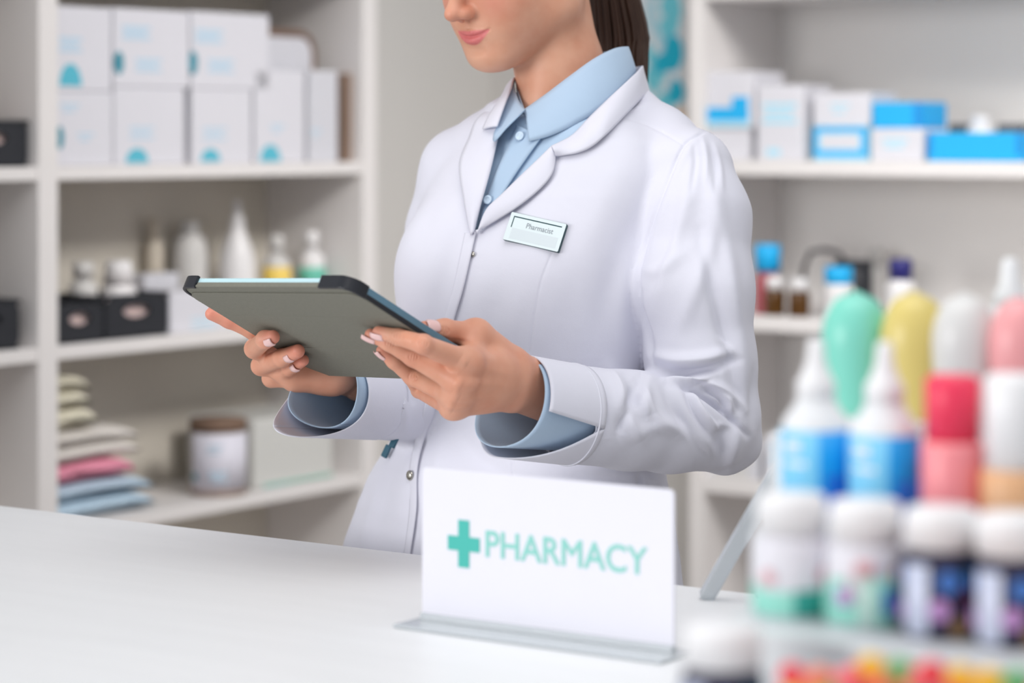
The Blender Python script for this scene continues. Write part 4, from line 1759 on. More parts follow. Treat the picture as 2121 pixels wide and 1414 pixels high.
# palm side
hf.ell(wp(1000, 775, 2.630), (.030, .020, .030), None, .015)
hf.chain(thb, rT, .006)
hf.cap(thb[0], thb[1], .019, .0135, .014)
hf.cap(idx[0] + np.array([.004, .010, .004]), thb[1], .0085, .010, .014)          # web
hf.cap(wp(1068, 770, 2.662), wp(1170, 805, 2.715), .0205, .0235, .014)
hf.cap(wp(1062, 812, 2.664), wp(1170, 845, 2.715), .0185, .0225, .014)
for k_, (q, o) in enumerate(((idx[0], (960, 747)), (mid[0], (949, 792)), (rng[0], (942, 820)), (pky[0], (931, 844)))):
    hf.ell(q + np.array([-.001, -.0085, .001]), (.0075, .0065, .0075), None, .006)
# knuckle swellings of the finger joints
for q, r in ((idx[1], .0086), (mid[1], .0086), (rng[1], .0082)):
    hf.ell(q + np.array([0, -.0030, .001]), (r, r * .9, r * .95), None, .004)
for a, b in ((idx, mid), (mid, rng), (rng, pky)):
    hf.cap(a[0] + np.array([.006, .001, 0]), b[0] + np.array([.006, .001, 0]), .0105, .0105, .008)
P2, F2 = hf.mesh()
P2 = smooth(P2, F2, 2)
P2, F2 = subdivide(P2, F2)
P2 = smooth(P2, F2, 1)
# creases over the joints
cre = []
for (x, y), ang in (((877, 711), 100), ((856, 739), 102), ((855, 781), 105), ((921, 684), 95), ((826, 696), 100), ((808, 712), 105)):
    for k in (-6, -2, 2, 6):
        ca, sa = math.cos(R(ang)), math.sin(R(ang))
        ox, oy = k * math.sin(R(ang)), k * .2
        L_ = 11 - abs(k) * .7
        cre.append(([(x + ox - ca * L_, y + oy - sa * L_), (x + ox * 1.5, y + oy), (x + ox + ca * L_, y + oy + sa * L_)], 1.9, -.0009, 'r'))
cre += [([(x - 8, y - 6), (x, y), (x + 8, y + 5)], 13, .0016, 'r') for x, y in ((960, 750), (950, 795), (943, 820), (931, 844))]
cre += [([(948, 772), (975, 776), (1010, 782)], 10, -.0016, 'r'), ([(935, 808), (965, 812), (1000, 812)], 8, -.0014, 'r'), ([(930, 832), (955, 838), (985, 836)], 6, -.0010, 'r'),
        ([(970, 758), (1010, 765), (1060, 778)], 10, .0008, 'r'), ([(965, 795), (1010, 796), (1055, 800)], 9, .0008, 'r'), ([(960, 822), (1000, 822), (1040, 822)], 8, .0007, 'r'),
        ([(880, 692), (930, 704), (984, 708)], 5, -.0014, 'r')]
P2 = strokes(P2, F2, cre)
bl = np.full(len(P2), .12)
for q in (idx[1], mid[1], rng[1], idx[0], mid[0], rng[0], pky[0], thb[2]):
    bl = np.maximum(bl, .38 * np.exp(-(np.linalg.norm(P2 - q, axis=1) / .013) ** 2))
for q in (idx[3], mid[3], rng[3], pky[3], thb[3]):
    bl = np.maximum(bl, .5 * np.exp(-(np.linalg.norm(P2 - q, axis=1) / .015) ** 2))
z0 = np.zeros(len(P2))
parts.append((P2, F2))
attrs.append(dict(lip=z0, blush=bl, brow=z0))

# ---- far hand (her right)
wR = wp(702, 778, 2.832)
mid2 = [wp(585, 745, 2.815), T(527, 722, .006), T(549, 703, .0125), T(565, 698, .0095)]
rng2 = [wp(597, 765, 2.815), T(541, 757, .010), T(584, 741, .0125), T(617, 727, .0095)]
pky2 = [wp(612, 783, 2.820), T(562, 783, .010), T(600, 762, .0115), T(628, 746, .0090)]
idx2 = [wp(570, 720, 2.818), T(522, 683, -.017), T(474, 663, -.017), T(438, 650, -.016)]
thb2 = [wp(640, 760, 2.840), wp(600, 715, 2.845), T(575, 670, -.022), T(560, 640, -.018)]
allp = np.array(mid2 + rng2 + pky2 + idx2 + thb2 + [wR])
hg = Field(allp.min(0) - .035, allp.max(0) + .04, .0013)
for ch, rr in ((mid2, [.0125, .0106, .0095, .0076]), (rng2, [.0125, .0108, .0096, .0076]), (pky2, [.0115, .0100, .0084, .0064]), (idx2, [.0120, .0096, .0085, .0070]), (thb2, [.0165, .0125, .0112, .0085])):
    hg.chain(ch, rr, .0038)
for ch, cp in ((idx2, wp(672, 752, 2.835)), (mid2, wp(675, 764, 2.832)), (rng2, wp(677, 776, 2.830)), (pky2, wp(678, 785, 2.828))):
    hg.cap(ch[0], cp, .0125, .0140, .012)
hg.cap(thb2[0], wR, .018, .020, .014)
hg.cap(wp(610, 782, 2.815), wp(690, 786, 2.825), .0105, .0125, .010)
hg.cap(wp(668, 770, 2.835), wp(770, 790, 2.905), .0195, .0235, .014)
P3, F3 = hg.mesh()
P3 = smooth(P3, F3, 2)
bl = np.full(len(P3), .12)
for q in (mid2[3], rng2[3], pky2[3], idx2[3], idx2[2]):
    bl = np.maximum(bl, .7 * np.exp(-(np.linalg.norm(P3 - q, axis=1) / .016) ** 2))
parts.append((P3, F3))
z0 = np.zeros(len(P3))
attrs.append(dict(lip=z0, blush=bl, brow=z0))

# ---- trunk, arms, legs under the clothes
SL, EL = wp(1395, 400, 2.885), wp(1468, 868, 2.840)
SRr, ER = wp(955, 400, 3.035), wp(945, 832, 3.010)
bf = Field(wp(640, 2700, 2.75) * 0 + np.array([-.32, 2.55, .02]), np.array([.36, 3.22, 1.46]), .0075)
bf.ell(wp(1140, 560, 2.965), (.125, .085, .20), None, .03)
bf.ell(wp(1090, 950, 2.965), (.125, .085, .17), None, .04)
bf.cap(SL, SRr, .036, .036, .03)
bf.cap(wp(1185, 330, 2.98), wp(1175, 240, 2.975), .06, .045, .03)
bf.chain([SL, EL, wp(1130, 812, 2.69)], [.034, .032, .022], .015)
bf.chain([SRr, ER, wp(740, 790, 2.875)], [.034, .032, .022], .015)
hipc = wp(1085, 1050, 2.965)
rt = np.array([math.cos(R(38)), -math.sin(R(38)), 0])
for s in (-1, 1):
    top = hipc + rt * s * .075 - np.array([0, 0, .05])
    kn = np.array([top[0], top[1] - .01, .46])
    an = np.array([top[0], top[1] + .02, .085])
    bf.chain([top, kn, an], [.078, .052, .036], .03)
    fo = an + np.array([-.62, -.79, 0]) * .11
    bf.cap(an - np.array([0, 0, .045]), np.array([fo[0], fo[1], .040]), .033, .026, .02)
P4, F4 = bf.mesh()
z0 = np.zeros(len(P4))
parts.append((P4, F4))
attrs.append(dict(lip=z0, blush=z0, brow=z0))

base = (hipc[0], hipc[1] - .02, 0.0)
person = empty('person', base, 0, 'person in a white coat and light blue shirt behind the counter, holding a tablet', 'person')
shells = []
for (p, f), a in zip(parts, attrs):
    shells.append(np_mesh('body', p, f, [M_SKIN], None, True, a))
body = shells[0]
for o in shells[1:]:
    md = body.modifiers.new('join', 'BOOLEAN')
    md.operation = 'UNION'
    md.solver = 'MANIFOLD'
    md.object = o
dg = bpy.context.evaluated_depsgraph_get()
me = bpy.data.meshes.new_from_object(body.evaluated_get(dg))
if len(me.vertices) > .8 * sum(len(p) for p, f in parts):
    body.modifiers.clear()
    body.data = me
    for o in shells[1:]:
        bpy.data.objects.remove(o)
else:                                   # keep the shells together in one mesh
    print('BODY UNION FAILED', len(me.vertices))
    for o in shells:
        bpy.data.objects.remove(o)
    off, PP, FF, AT = 0, [], [], {k: [] for k in ('lip', 'blush', 'brow')}
    for (p, f), a in zip(parts, attrs):
        PP.append(p)
        FF.append(f + off)
        off += len(p)
        for k in AT:
            AT[k].append(a[k])
    body = np_mesh('body', np.concatenate(PP), np.concatenate(FF), [M_SKIN], None, True, {k: np.concatenate(v) for k, v in AT.items()})
body.name = 'body'
body.parent = person
body.matrix_parent_inverse = Matrix.Translation(person.location).inverted()


# ---- nails
def nail(c, along, out, l, w, name='fingernail'):
    along = V3(along) / np.linalg.norm(along)
    out = V3(out)
    out = out - along * (out @ along)
    out /= np.linalg.norm(out)
    sd = np.cross(out, along)
    m = MB()
    rows = []
    for i in range(9):
        u = -1 + 2 * i / 8
        row = []
        for j in range(9):
            v = -1 + 2 * j / 8
            ww = w * (1 - .18 * max(0, -u) ** 2) * (1 if abs(u) < .8 else .9)
            p_ = V3(c) + along * (u * l) + sd * (v * ww) + out * (.0012 * 1.0 - .0022 * v * v - .0008 * u * u)
            row.append(Vector(p_))
        rows.append(row)
    m.grid(rows, M_NAIL)
    o = m.build(name, normals=False)
    o.parent = body
    s = o.modifiers.new('thickness', 'SOLIDIFY')
    s.thickness = .0009
    s.offset = 0
    return o


cd = np.array([0, -1, .12])
nn = np.array(nv)
sv_ = np.array(sv)


def fnail(ch, r, l, w, out, t=.62, name='fingernail'):
    a, b = ch[2], ch[3]
    al = (b - a) / np.linalg.norm(b - a)
    out = V3(out)
    out = out - al * (out @ al)
    out /= np.linalg.norm(out)
    c = a + (b - a) * t + out * (r * .98)
    return nail(c + al * .0020, al, out, l, w, name)


fnail(idx, .0070, .0074, .0056, nn * 1 + np.array([0, 0, .35]), .85)
fnail(mid, .0070, .0076, .0056, nn + np.array([-.2, 0, .15]), .9)
fnail(rng, .0064, .0068, .0048, nn + np.array([-.3, 0, -.1]), .82)
fnail(thb, .0096, .0082, .0066, np.array([-.05, -1, .45]), .72)
for ch in (mid2, rng2, pky2):
    fnail(ch, .0086, .0062, .0054, nn + np.array([-.1, 0, .25]), .55)
fnail(idx2, .0076, .005, .0045, np.array([-.4, .6, .5]), .9)


# ------------------------------------------------------------------ the tablet itself
tab = empty('tablet', TC0, 0, 'tablet in a grey-green folio cover with black corners, held in both hands', 'tablet')
TM = Matrix((wv, -sv, nv)).transposed().to_4x4()      # local x along the top edge, y up the cover, z toward the camera
tab.rotation_euler = TM.to_euler()
M_COVER = mat('grey_green_cover', (122, 121, 110), .8, noise=.10, nscale=260, bump=.25, bscale=900)
M_TBLK = mat('tablet_black_case', (34, 36, 42), .32)
M_GLASS = mat('tablet_glass', (24, 34, 44), .06, spec=.8)
M_ALU = mat('tablet_aluminium', (206, 240, 246), .3, metal=.2)
TH = .0085
rr_ = rounded_rect(TWD, THT, .016, 8)


def slab(pts, z0, z1, m, name, bev=0.0012):
    b = MB()
    b.prism(pts, z0, z1, m, None, bev)
    return b.build(name, tab)


slab(rounded_rect(TWD - .004, THT - .004, .014, 8), -.0125, -.0045, M_ALU, 'tablet_body', .001)
slab(rounded_rect(TWD - .008, THT - .008, .013, 8), -.0132, -.01255, M_GLASS, 'screen', .0002)
# folio cover, with the three fold lines pressed in
b = MB()
fold = [THT / 2 - .004, THT / 2 - .019, THT * .135, -THT * .17, -THT / 2]
cuts = [(THT / 2 - .0135, -THT / 2)]
ys = [THT / 2 - .0135, THT * .195, -THT * .16, -THT / 2]
for (a, c) in zip(ys, ys[1:]):
    x0, x1 = -TWD / 2, TWD / 2
    r = .014
    if c == ys[-1]:
        pts = [(x0, a), (x0, c + r)] + [(x0 + r - r * math.cos(PI / 2 * i / 6), c + r - r * math.sin(PI / 2 * i / 6)) for i in range(1, 7)] + \
              [(x1 - r + r * math.sin(PI / 2 * i / 6), c + r - r * math.cos(PI / 2 * i / 6)) for i in range(0, 7)] + [(x1, a)]
        pts = pts[::-1]
    elif a == ys[0]:
        pts = [(x0, c), (x1, c), (x1, a - r)] + [(x1 - r + r * math.cos(PI / 2 * i / 6), a - r + r * math.sin(PI / 2 * i / 6)) for i in range(1, 7)] + \
              [(x0 + r - r * math.sin(PI / 2 * i / 6), a - r + r * math.cos(PI / 2 * i / 6)) for i in range(0, 7)] + [(x0, a - r)]
    else:
        pts = [(x0, c), (x1, c), (x1, a), (x0, a)]
    pts = [(p[0], p[1] + (.0004 if abs(p[1] - c) < 1e-6 and c != ys[-1] else 0)) for p in pts]
    b.prism(pts, -.0016, .0, M_COVER, None, .0004)
b.build('folio_cover', tab)
# soft back shell under the cover with the grey lip along the top edge
b = MB()
b.prism(rounded_rect(TWD - .001, THT - .001, .016, 8), -.0045, -.0017, M_COVER, None, .0008)
b.box(-TWD / 2 + .030, TWD / 2 - .045, THT / 2 - .013, THT / 2 - .0004, -.0070, -.0020, M_COVER, .0008)
b.build('back_shell', tab)


def corner(sx, sy, name='case_corner', wx=.028, wy=.026):
    """Black bumper wrapped round one corner of the tablet."""
    r = .018
    outer = [(-wx, 0)] + [(-r + r * math.sin(PI / 2 * i / 8), -r + r * math.cos(PI / 2 * i / 8)) for i in range(9)] + [(0, -wy)]
    inner = [(-.004, -wy)] + [(-r + (r - .004) * math.sin(PI / 2 * i / 8), -r + (r - .004) * math.cos(PI / 2 * i / 8)) for i in range(8, -1, -1)] + [(-wx, -.004)]
    pts = outer + inner
    X, Y = TWD / 2 + .0012, THT / 2 + .0012
    pts = [(sx * (X + p[0]), sy * (Y + p[1])) for p in pts]
    if sx * sy < 0:
        pts = pts[::-1]
    m = MB()
    m.prism(pts, -.0142, -.0004, M_TBLK, None, .0008)
    o = m.build(name, tab)
    return o


corner(1, 1, wx=.046)
corner(-1, 1, wx=.030)
corner(1, -1)
corner(-1, -1)
# black rails along both sides, with the glossy blue-grey edge above them
for sx in (-1, 1):
    m = MB()
    m.box(min(sx * (TWD / 2 - .0028), sx * (TWD / 2 + .0005)), max(sx * (TWD / 2 - .0028), sx * (TWD / 2 + .0005)), -THT / 2 + .020, THT / 2 - .020, -.0060, -.0010, M_TBLK, .0006)
    m.build('side_rail', tab)
    m = MB()
    m.box(min(sx * (TWD / 2 - .0030), sx * (TWD / 2 - .0004)), max(sx * (TWD / 2 - .0030), sx * (TWD / 2 - .0004)), -THT / 2 + .020, THT / 2 - .020, -.0133, -.0062, mat('tablet_blue_edge', (96, 132, 152), .12, spec=.7), .0004)
    m.build('side_edge', tab)

# ------------------------------------------------------------------ coat
PHI = R(38)
dF = np.array([-math.sin(PHI), -math.cos(PHI), 0])      # the way she faces
dL = np.array([math.cos(PHI), -math.sin(PHI), 0])       # her left
YT = 2.955
TAB = [  # py, silhouette left, silhouette right, depth half axis
    (225, 1030, 1318, .062), (262, 985, 1352, .074), (300, 945, 1385, .084), (350, 908, 1400, .096), (400, 884, 1400, .108), (480, 858, 1392, .122), (560, 838, 1386, .131), (640, 830, 1376, .130),
    (720, 834, 1362, .122), (790, 842, 1352, .114), (850, 843, 1348, .110), (900, 824, 1352, .112), (960, 790, 1364, .122), (1000, 766, 1370, .128),
    (1050, 745, 1378, .134), (1135, 716, 1392, .140), (1300, 690, 1410, .145), (1500, 672, 1424, .148), (1760, 655, 1436, .15)]


def torso(h, grow=0.0, lo_py=1760, hi_py=225):
    f = Field(np.array([-.30, 2.62, .50 if lo_py > 1500 else .80]), np.array([.38, 3.25, 1.475]), h)
    T_ = np.array([(CAMZ - (p - HOR) * YT / FPX, (l + r) / 2, (r - l) / 2, b) for p, l, r, b in TAB])[::-1]
    z = f.ax[2].astype(float)
    from_z = T_[:, 0]

    def ip(col):
        # smooth interpolation of the table
        zz = np.interp(z, from_z, np.arange(len(from_z)))
        return catmull(T_[:, col][:, None], np.clip(zz, 0, len(from_z) - 1.0001))[:, 0]
    cx = (ip(1) - IW / 2) * YT / FPX
    hw = ip(2) * YT / FPX + grow
    b = ip(3) + grow
    a = np.sqrt(np.maximum(hw ** 2 - (b * math.sin(PHI)) ** 2, 1e-4)) / math.cos(PHI)
    X = f.ax[0][:, None, None] - cx[None, None, :]
    Y = f.ax[1][None, :, None] - YT
    u = X * dL[0] + Y * dL[1]
    v = X * dF[0] + Y * dF[1]
    n = 2.25
    q = (np.abs(u / a[None, None, :]) ** n + np.abs(v / b[None, None, :]) ** n) ** (1 / n)
    d = (q - 1) * np.minimum(a, b)[None, None, :]
    zt, zb = from_z[-1] + grow, from_z[0]
    Z = f.ax[2][None, None, :]
    d = np.maximum(d, np.maximum(Z - zt, zb - Z))
    f.D = d.astype(np.float32)
    return f


HC_ = .0031
f = torso(HC_)
# shoulders and neck base
f.chain([wp(1290, 232, 2.990), wp(1366, 292, 2.930), wp(1428, 350, 2.878)], [.040, .036, .044], .022)
f.chain([wp(1060, 246, 2.968), wp(1005, 300, 3.000), wp(955, 358, 3.030)], [.028, .032, .040], .022)
f.ell(wp(1178, 292, 2.978), (.080, .066, .056), None, .03)
# bust
f.ell(wp(1165, 545, 2.880), (.055, .048, .060), None, .05)
f.ell(wp(925, 555, 2.925), (.050, .048, .060), None, .05)
# near sleeve
SLV = [wp(1430, 360, 2.872), wp(1446, 450, 2.850), wp(1441, 600, 2.830), wp(1452, 750, 2.825), wp(1466, 862, 2.822)]
f.chain(SLV, [.047, .0565, .0625, .0585, .0565], .016)
FAV = [wp(1466, 866, 2.822), wp(1390, 872, 2.795), wp(1300, 870, 2.762), wp(1180, 858, 2.716)]
f.chain(FAV, [.0565, .0545, .0520, .0525], .012)
f.ell(wp(1532, 922, 2.835), (.024, .024, .024), None, .02)
f.ell(wp(1500, 945, 2.832), (.019, .019, .019), None, .015)
# far sleeve
f.chain([wp(950, 345, 3.032), wp(935, 480, 3.05), wp(935, 650, 3.045), wp(940, 822, 3.010)], [.044, .050, .050, .050], .02)
f.chain([wp(940, 822, 3.010), wp(860, 832, 2.945), wp(768, 826, 2.872)], [.050, .048, .0445], .012)
P, F = f.mesh()
P = smooth(P, F, 3)
bvh_full = BVHTree.FromPolygons([Vector(p) for p in P], [tuple(map(int, q)) for q in F])
# open the ends: neck V, cuffs, hem
px, py = project(P[F].mean(1))
cz_ = P[F].mean(1)
VPOLY = [(1040, 40), (1060, 160), (1034, 232), (1016, 275), (992, 390), (984, 472), (990, 482), (1068, 402), (1137, 331), (1208, 268), (1270, 222), (1330, 176), (1350, 120), (1350, 40)]
N_ = nrm(P, F)[F].mean(1)
vw = cz_ - np.array([0, 0, CAMZ])
front = (N_ * vw).sum(1) < 0
kill = inpoly(px, py, VPOLY) & front
kill |= (cz_[:, 2] > CAMZ - (228 - HOR) * YT / FPX) & (np.hypot(cz_[:, 0] - wp(1178, 200, 2.985)[0], cz_[:, 1] - 2.985) < np.where(cz_[:, 0] > wp(1178, 200, 2.985)[0], .078, .061))
# cuff ends of the sleeves
axn = FAV[3] - FAV[2]
axn /= np.linalg.norm(axn)
dist = (cz_ - FAV[3]) @ axn
kill |= (dist > .001) & (np.linalg.norm(cz_ - FAV[3], axis=1) < .075)
RE = wp(768, 826, 2.872)
axr = RE - wp(860, 832, 2.945)
axr /= np.linalg.norm(axr)
kill |= ((cz_ - RE) @ axr > .001) & (np.linalg.norm(cz_ - RE, axis=1) < .075)
kill |= cz_[:, 2] < .56
P, F, _ = compact(P, F, ~kill)
P, F = subdivide(P, F)
P = smooth(P, F, 2)
YN = (2.5, 2.93)      # depth range of the near sleeve
FOLD = [
    # near sleeve: long pulls from the shoulder
    ([(1440, 300), (1425, 400), (1385, 520), (1352, 640)], 20, 0.0052),
    ([(1470, 310), (1480, 420), (1462, 540), (1400, 700)], 18, 0.0045),
    ([(1455, 285), (1462, 330), (1462, 380)], 6, 0.0024), ([(1480, 300), (1492, 350), (1496, 400)], 6, 0.0020),
    ([(1437, 300), (1440, 340), (1432, 400)], 6, -0.0024), ([(1470, 295), (1478, 345), (1480, 400)], 6, -0.0024),
    ([(1490, 420), (1512, 560), (1536, 720), (1548, 840)], 16, 0.0059),
    ([(1450, 480), (1478, 600), (1510, 730), (1530, 840)], 14, -0.0063),
    ([(1405, 420), (1380, 520), (1345, 600)], 12, -0.0045),
    ([(1335, 560), (1370, 560), (1420, 520)], 14, 0.0038),
    # stack of folds at the elbow's inside
    ([(1352, 735), (1400, 745), (1460, 742), (1508, 728)], 12, 0.0097),
    ([(1350, 765), (1400, 772), (1460, 768), (1525, 745)], 9, -0.0100),
    ([(1380, 778), (1420, 790), (1460, 778), (1478, 776)], 8, 0.0087),
    ([(1385, 790), (1440, 808), (1500, 850), (1548, 902)], 8, -0.0083),
    ([(1440, 782), (1490, 800), (1520, 826), (1540, 850)], 9, 0.0083),
    ([(1452, 800), (1490, 824), (1505, 850)], 7, -0.0076),
    ([(1430, 806), (1452, 850), (1478, 880), (1500, 880)], 10, 0.0076),
    ([(1478, 812), (1505, 830), (1515, 860)], 7, 0.0076),
    ([(1418, 800), (1440, 850), (1470, 900)], 8, -0.0076),
    ([(1350, 770), (1335, 800), (1345, 850), (1400, 900)], 14, 0.0069),
    ([(1370, 790), (1395, 840), (1430, 900), (1470, 950)], 12, -0.0065),
    ([(1340, 776), (1300, 840), (1285, 900)], 15, -0.0079),
    ([(1265, 765), (1285, 810), (1300, 870), (1330, 910)], 16, 0.0090),
    ([(1310, 790), (1328, 820), (1345, 860)], 12, 0.0059),
    ([(1230, 790), (1245, 850), (1255, 910)], 16, -0.0059),
    ([(1210, 780), (1218, 840), (1215, 900)], 10, 0.0028),
    ([(1300, 906), (1380, 880), (1450, 915), (1500, 955)], 16, 0.0045),
    ([(1500, 880), (1490, 920), (1495, 965)], 14, -0.0069),
    ([(1530, 870), (1524, 910), (1512, 960)], 14, 0.0059),
    ([(1560, 760), (1558, 830), (1566, 890)], 10, -0.0038),
    # sharp creases between the folds
    ([(1356, 758), (1400, 764), (1460, 760), (1515, 740)], 4.5, -0.0046), ([(1382, 784), (1430, 796), (1472, 786)], 4, -0.0038), ([(1400, 792), (1450, 812), (1500, 852), (1545, 900)], 4.5, -0.0044),
    ([(1456, 796), (1492, 822), (1504, 848)], 4, -0.0041), ([(1466, 812), (1494, 836), (1510, 866)], 4, 0.0036), ([(1436, 800), (1462, 850), (1490, 884)], 4.5, -0.0038), ([(1300, 850), (1280, 900)], 6, -0.0031),
    ([(1322, 800), (1342, 850), (1352, 880)], 6, -0.0031), ([(1265, 770), (1276, 800), (1284, 830)], 6, 0.0028),
    ([(1330, 640), (1340, 700), (1352, 752)], 5, -0.0038), ([(1490, 700), (1512, 722), (1520, 740)], 6, 0.0033),
    # seams
    ([(1330, 185), (1372, 236), (1420, 300)], 3.0, -.0012, 'seam') if False else ([(1295, 243), (1350, 262), (1418, 301)], 3.0, -.0010, 'seam'),
    ([(1462, 272), (1440, 285), (1415, 305), (1385, 370), (1350, 460), (1330, 540), (1322, 610)], 3.6, -.0026, 'seam'),
    ([(1458, 280), (1436, 296), (1402, 360), (1366, 460), (1346, 540)], 8, .0018),
    ([(1322, 590), (1328, 650), (1345, 700), (1354, 745)], 7, -.0040),
    # front: princess seam and placket edge
    ([(1145, 520), (1122, 580), (1108, 650), (1096, 735)], 2.6, -.0010, 'seam'),
    ([(1330, 600), (1326, 680), (1328, 780)], 3, -.0008, 'seam'),
    ([(1060, 930), (1062, 980), (1060, 1010)], 2.6, -.0012, 'seam'),
    # soft pulls on the chest
    ([(1300, 330), (1250, 420), (1190, 560), (1170, 660)], 34, .0022),
    ([(1340, 420), (1290, 520), (1250, 640), (1240, 740)], 26, -.0030),
    ([(1320, 520), (1290, 620), (1285, 740)], 18, .0026),
    ([(1210, 480), (1180, 600), (1160, 740)], 26, -.0016),
    ([(1090, 590), (1062, 660), (1050, 740)], 24, .0016),
    ([(1000, 560), (985, 620), (970, 690)], 22, .0016),
    ([(1020, 620), (1005, 690), (995, 740)], 18, -.0014),
    ([(930, 420), (905, 520), (880, 620)], 24, .0018),
    ([(960, 470), (930, 560), (905, 660)], 18, -.0014),
    ([(955, 360), (900, 430), (868, 520)], 18, -.0014),
    ([(1180, 300), (1130, 400), (1110, 440)], 20, .0010),
    # lower coat
    ([(930, 890), (905, 960), (890, 1100)], 16, .0020), ([(960, 900), (1000, 950), (1060, 985)], 16, -.0020),
    ([(820, 930), (800, 1010), (780, 1130)], 16, -.0026), ([(790, 1000), (765, 1070), (745, 1140)], 12, .0024),
    ([(845, 950), (835, 1040), (820, 1130)], 14, .0018),
    ([(1180, 985), (1260, 990), (1330, 1000)], 12, -.0030), ([(1340, 985), (1360, 1000), (1372, 1020)], 7, .0030), ([(1325, 980), (1330, 1010)], 6, -.0040),
    # far sleeve
    ([(780, 790), (790, 840), (790, 890)], 8, -.0012), ([(810, 800), (835, 840), (840, 890)], 10, .0030), ([(840, 790), (860, 840)], 9, -.0028), ([(768, 800), (766, 850), (764, 895)], 4, .0010),
]
P = strokes(P, F, FOLD)
# long soft undulation of the cotton
Nn = nrm(P, F)
q = P * np.array([1, 1, .55])
und = (np.sin(q[:, 0] * 61 + 2.1 * np.sin(q[:, 2] * 33)) + np.sin(q[:, 1] * 73 + q[:, 2] * 41 + 1.3) + np.sin(q[:, 2] * 88 + 3 * np.sin(q[:, 0] * 29))) / 3
P = P + Nn * (und * .0007)[:, None]
coat = np_mesh('coat', P, F, [M_COAT], person)
solid(coat, .0022)
coatP, coatF = P, F
bvh = BVHTree.FromPolygons([Vector(p) for p in P], [tuple(map(int, q)) for q in F])
CO = Vector((0, 0, CAMZ))


def hit(px, py, tree=None):
    d = Vector(((px - IW / 2) / FPX, 1, -(py - HOR) / FPX)).normalized()
    r = (tree or bvh).ray_cast(CO, d)
    return r[0], r[1]


def on_coat(px, py, off=.003, tree=None):
    p, n = hit(px, py, tree)
    if p is None:
        return None
    if n.dot(p - CO) > 0:
        n = -n
    return np.array(p + n * off)


# ------------------------------------------------------------------ shirt
fs = torso(.0040, -.009, 1300)
fs.chain([wp(1280, 256, 2.985), wp(1345, 312, 2.930)], [.032, .030], .02)
fs.chain([wp(1062, 256, 2.965), wp(1005, 312, 3.000)], [.022, .024], .02)
fs.ell(wp(1174, 298, 2.978), (.072, .060, .050), None, .03)
fs.ell(wp(1165, 545, 2.885), (.047, .040, .052), None, .05)
fs.ell(wp(925, 555, 2.930), (.042, .040, .052), None, .05)
P, F = fs.mesh()
c_ = P[F].mean(1)
kill = (c_[:, 2] > CAMZ - (250 - HOR) * YT / FPX) & (np.hypot(c_[:, 0] - wp(1170, 200, 2.985)[0], c_[:, 1] - 2.982) < .056)
kill |= c_[:, 2] < .86
P, F, _ = compact(P, F, ~kill)
P, F = subdivide(P, F)
P = smooth(P, F, 2)
P = strokes(P, F, [([(1130, 300), (1095, 345), (1050, 400)], 10, -.0020), ([(1165, 290), (1120, 340), (1080, 385)], 12, .0016), ([(1060, 300), (1035, 360), (1012, 430)], 8, .0016), ([(1045, 300), (1025, 350), (1005, 420)], 7, -.0016)])
shirt = np_mesh('shirt', P, F, [M_SHIRT], person)
sbvh = BVHTree.FromPolygons([Vector(p) for p in P], [tuple(map(int, q)) for q in F])


def kid(mb, name, parent, lab=None):
    o = mb.build(name)
    o.parent = parent
    if lab:
        tag(o, lab)
    return o


def rail(pts, n):
    pts = np.array(pts, float)
    return catmull(pts, np.linspace(0, len(pts) - 1, n)) if len(pts) > 2 else np.array([pts[0] + (pts[1] - pts[0]) * t for t in np.linspace(0, 1, n)])


def sheet(A_, B_, m, name, parent, th=.0016, n=40, k=10, bulge=0.0, lab=None, bdir=None):
    """Cloth between two edges given as 3-D polylines."""
    a, b = rail(A_, n), rail(B_, n)
    mb = MB()
    rows = []
    for j in range(k + 1):
        t = j / k
        row = a * (1 - t) + b * t
        if bulge:
            dirv = np.array([0, -1, .2]) if bdir is None else np.array(bdir)
            row = row + dirv * (bulge * 4 * t * (1 - t))
        rows.append([Vector(p) for p in row])
    mb.grid(rows, m)
    o = kid(mb, name, parent, lab)
    sd = o.modifiers.new('thickness', 'SOLIDIFY')
    sd.thickness = th
    sd.offset = 0
    return o


def pts_on(L, off, tree=None):
    out = []
    for q in L:
        p = on_coat(q[0], q[1], off, tree)
        if p is None:
            p = wp(q[0], q[1], q[2] if len(q) > 2 else 2.88)
        out.append(p)
    return out


# shirt collar: near leaf, far leaf, stand
top = [wp(1088, 226, 2.918), wp(1130, 196, 2.903), wp(1180, 158, 2.900), wp(1230, 122, 2.913), wp(1272, 101, 2.938), wp(1300, 97, 2.972), wp(1290, 101, 3.012), wp(1250, 108, 3.038)]
bot = [wp(1096, 293, 2.882), wp(1140, 281, 2.876), wp(1190, 258, 2.876), wp(1240, 228, 2.884), wp(1288, 186, 2.910), wp(1316, 152, 2.962), wp(1308, 150, 3.022), wp(1260, 156, 3.05)]
sheet(top, bot, M_SHIRT, 'collar_leaf', shirt, .0018, 48, 8, .004)
inn = [wp(1092, 236, 2.922), wp(1130, 206, 2.909), wp(1180, 168, 2.906), wp(1228, 132, 2.919), wp(1268, 111, 2.943), wp(1290, 107, 2.972), wp(1284, 111, 3.008), wp(1250, 118, 3.033)]
inb = [wp(1096, 270, 2.925), wp(1135, 262, 2.912), wp(1180, 230, 2.908), wp(1228, 190, 2.919), wp(1266, 160, 2.943), wp(1286, 150, 2.972), wp(1280, 150, 3.006), wp(1250, 160, 3.03)]
sheet(inn, inb, M_SHIRT, 'collar_stand', shirt, .0016, 40, 6)
topf = [wp(1088, 228, 2.916), wp(1078, 215, 2.928), wp(1070, 196, 2.948), wp(1065, 172, 2.975), wp(1075, 150, 3.005), wp(1120, 130, 3.035)]
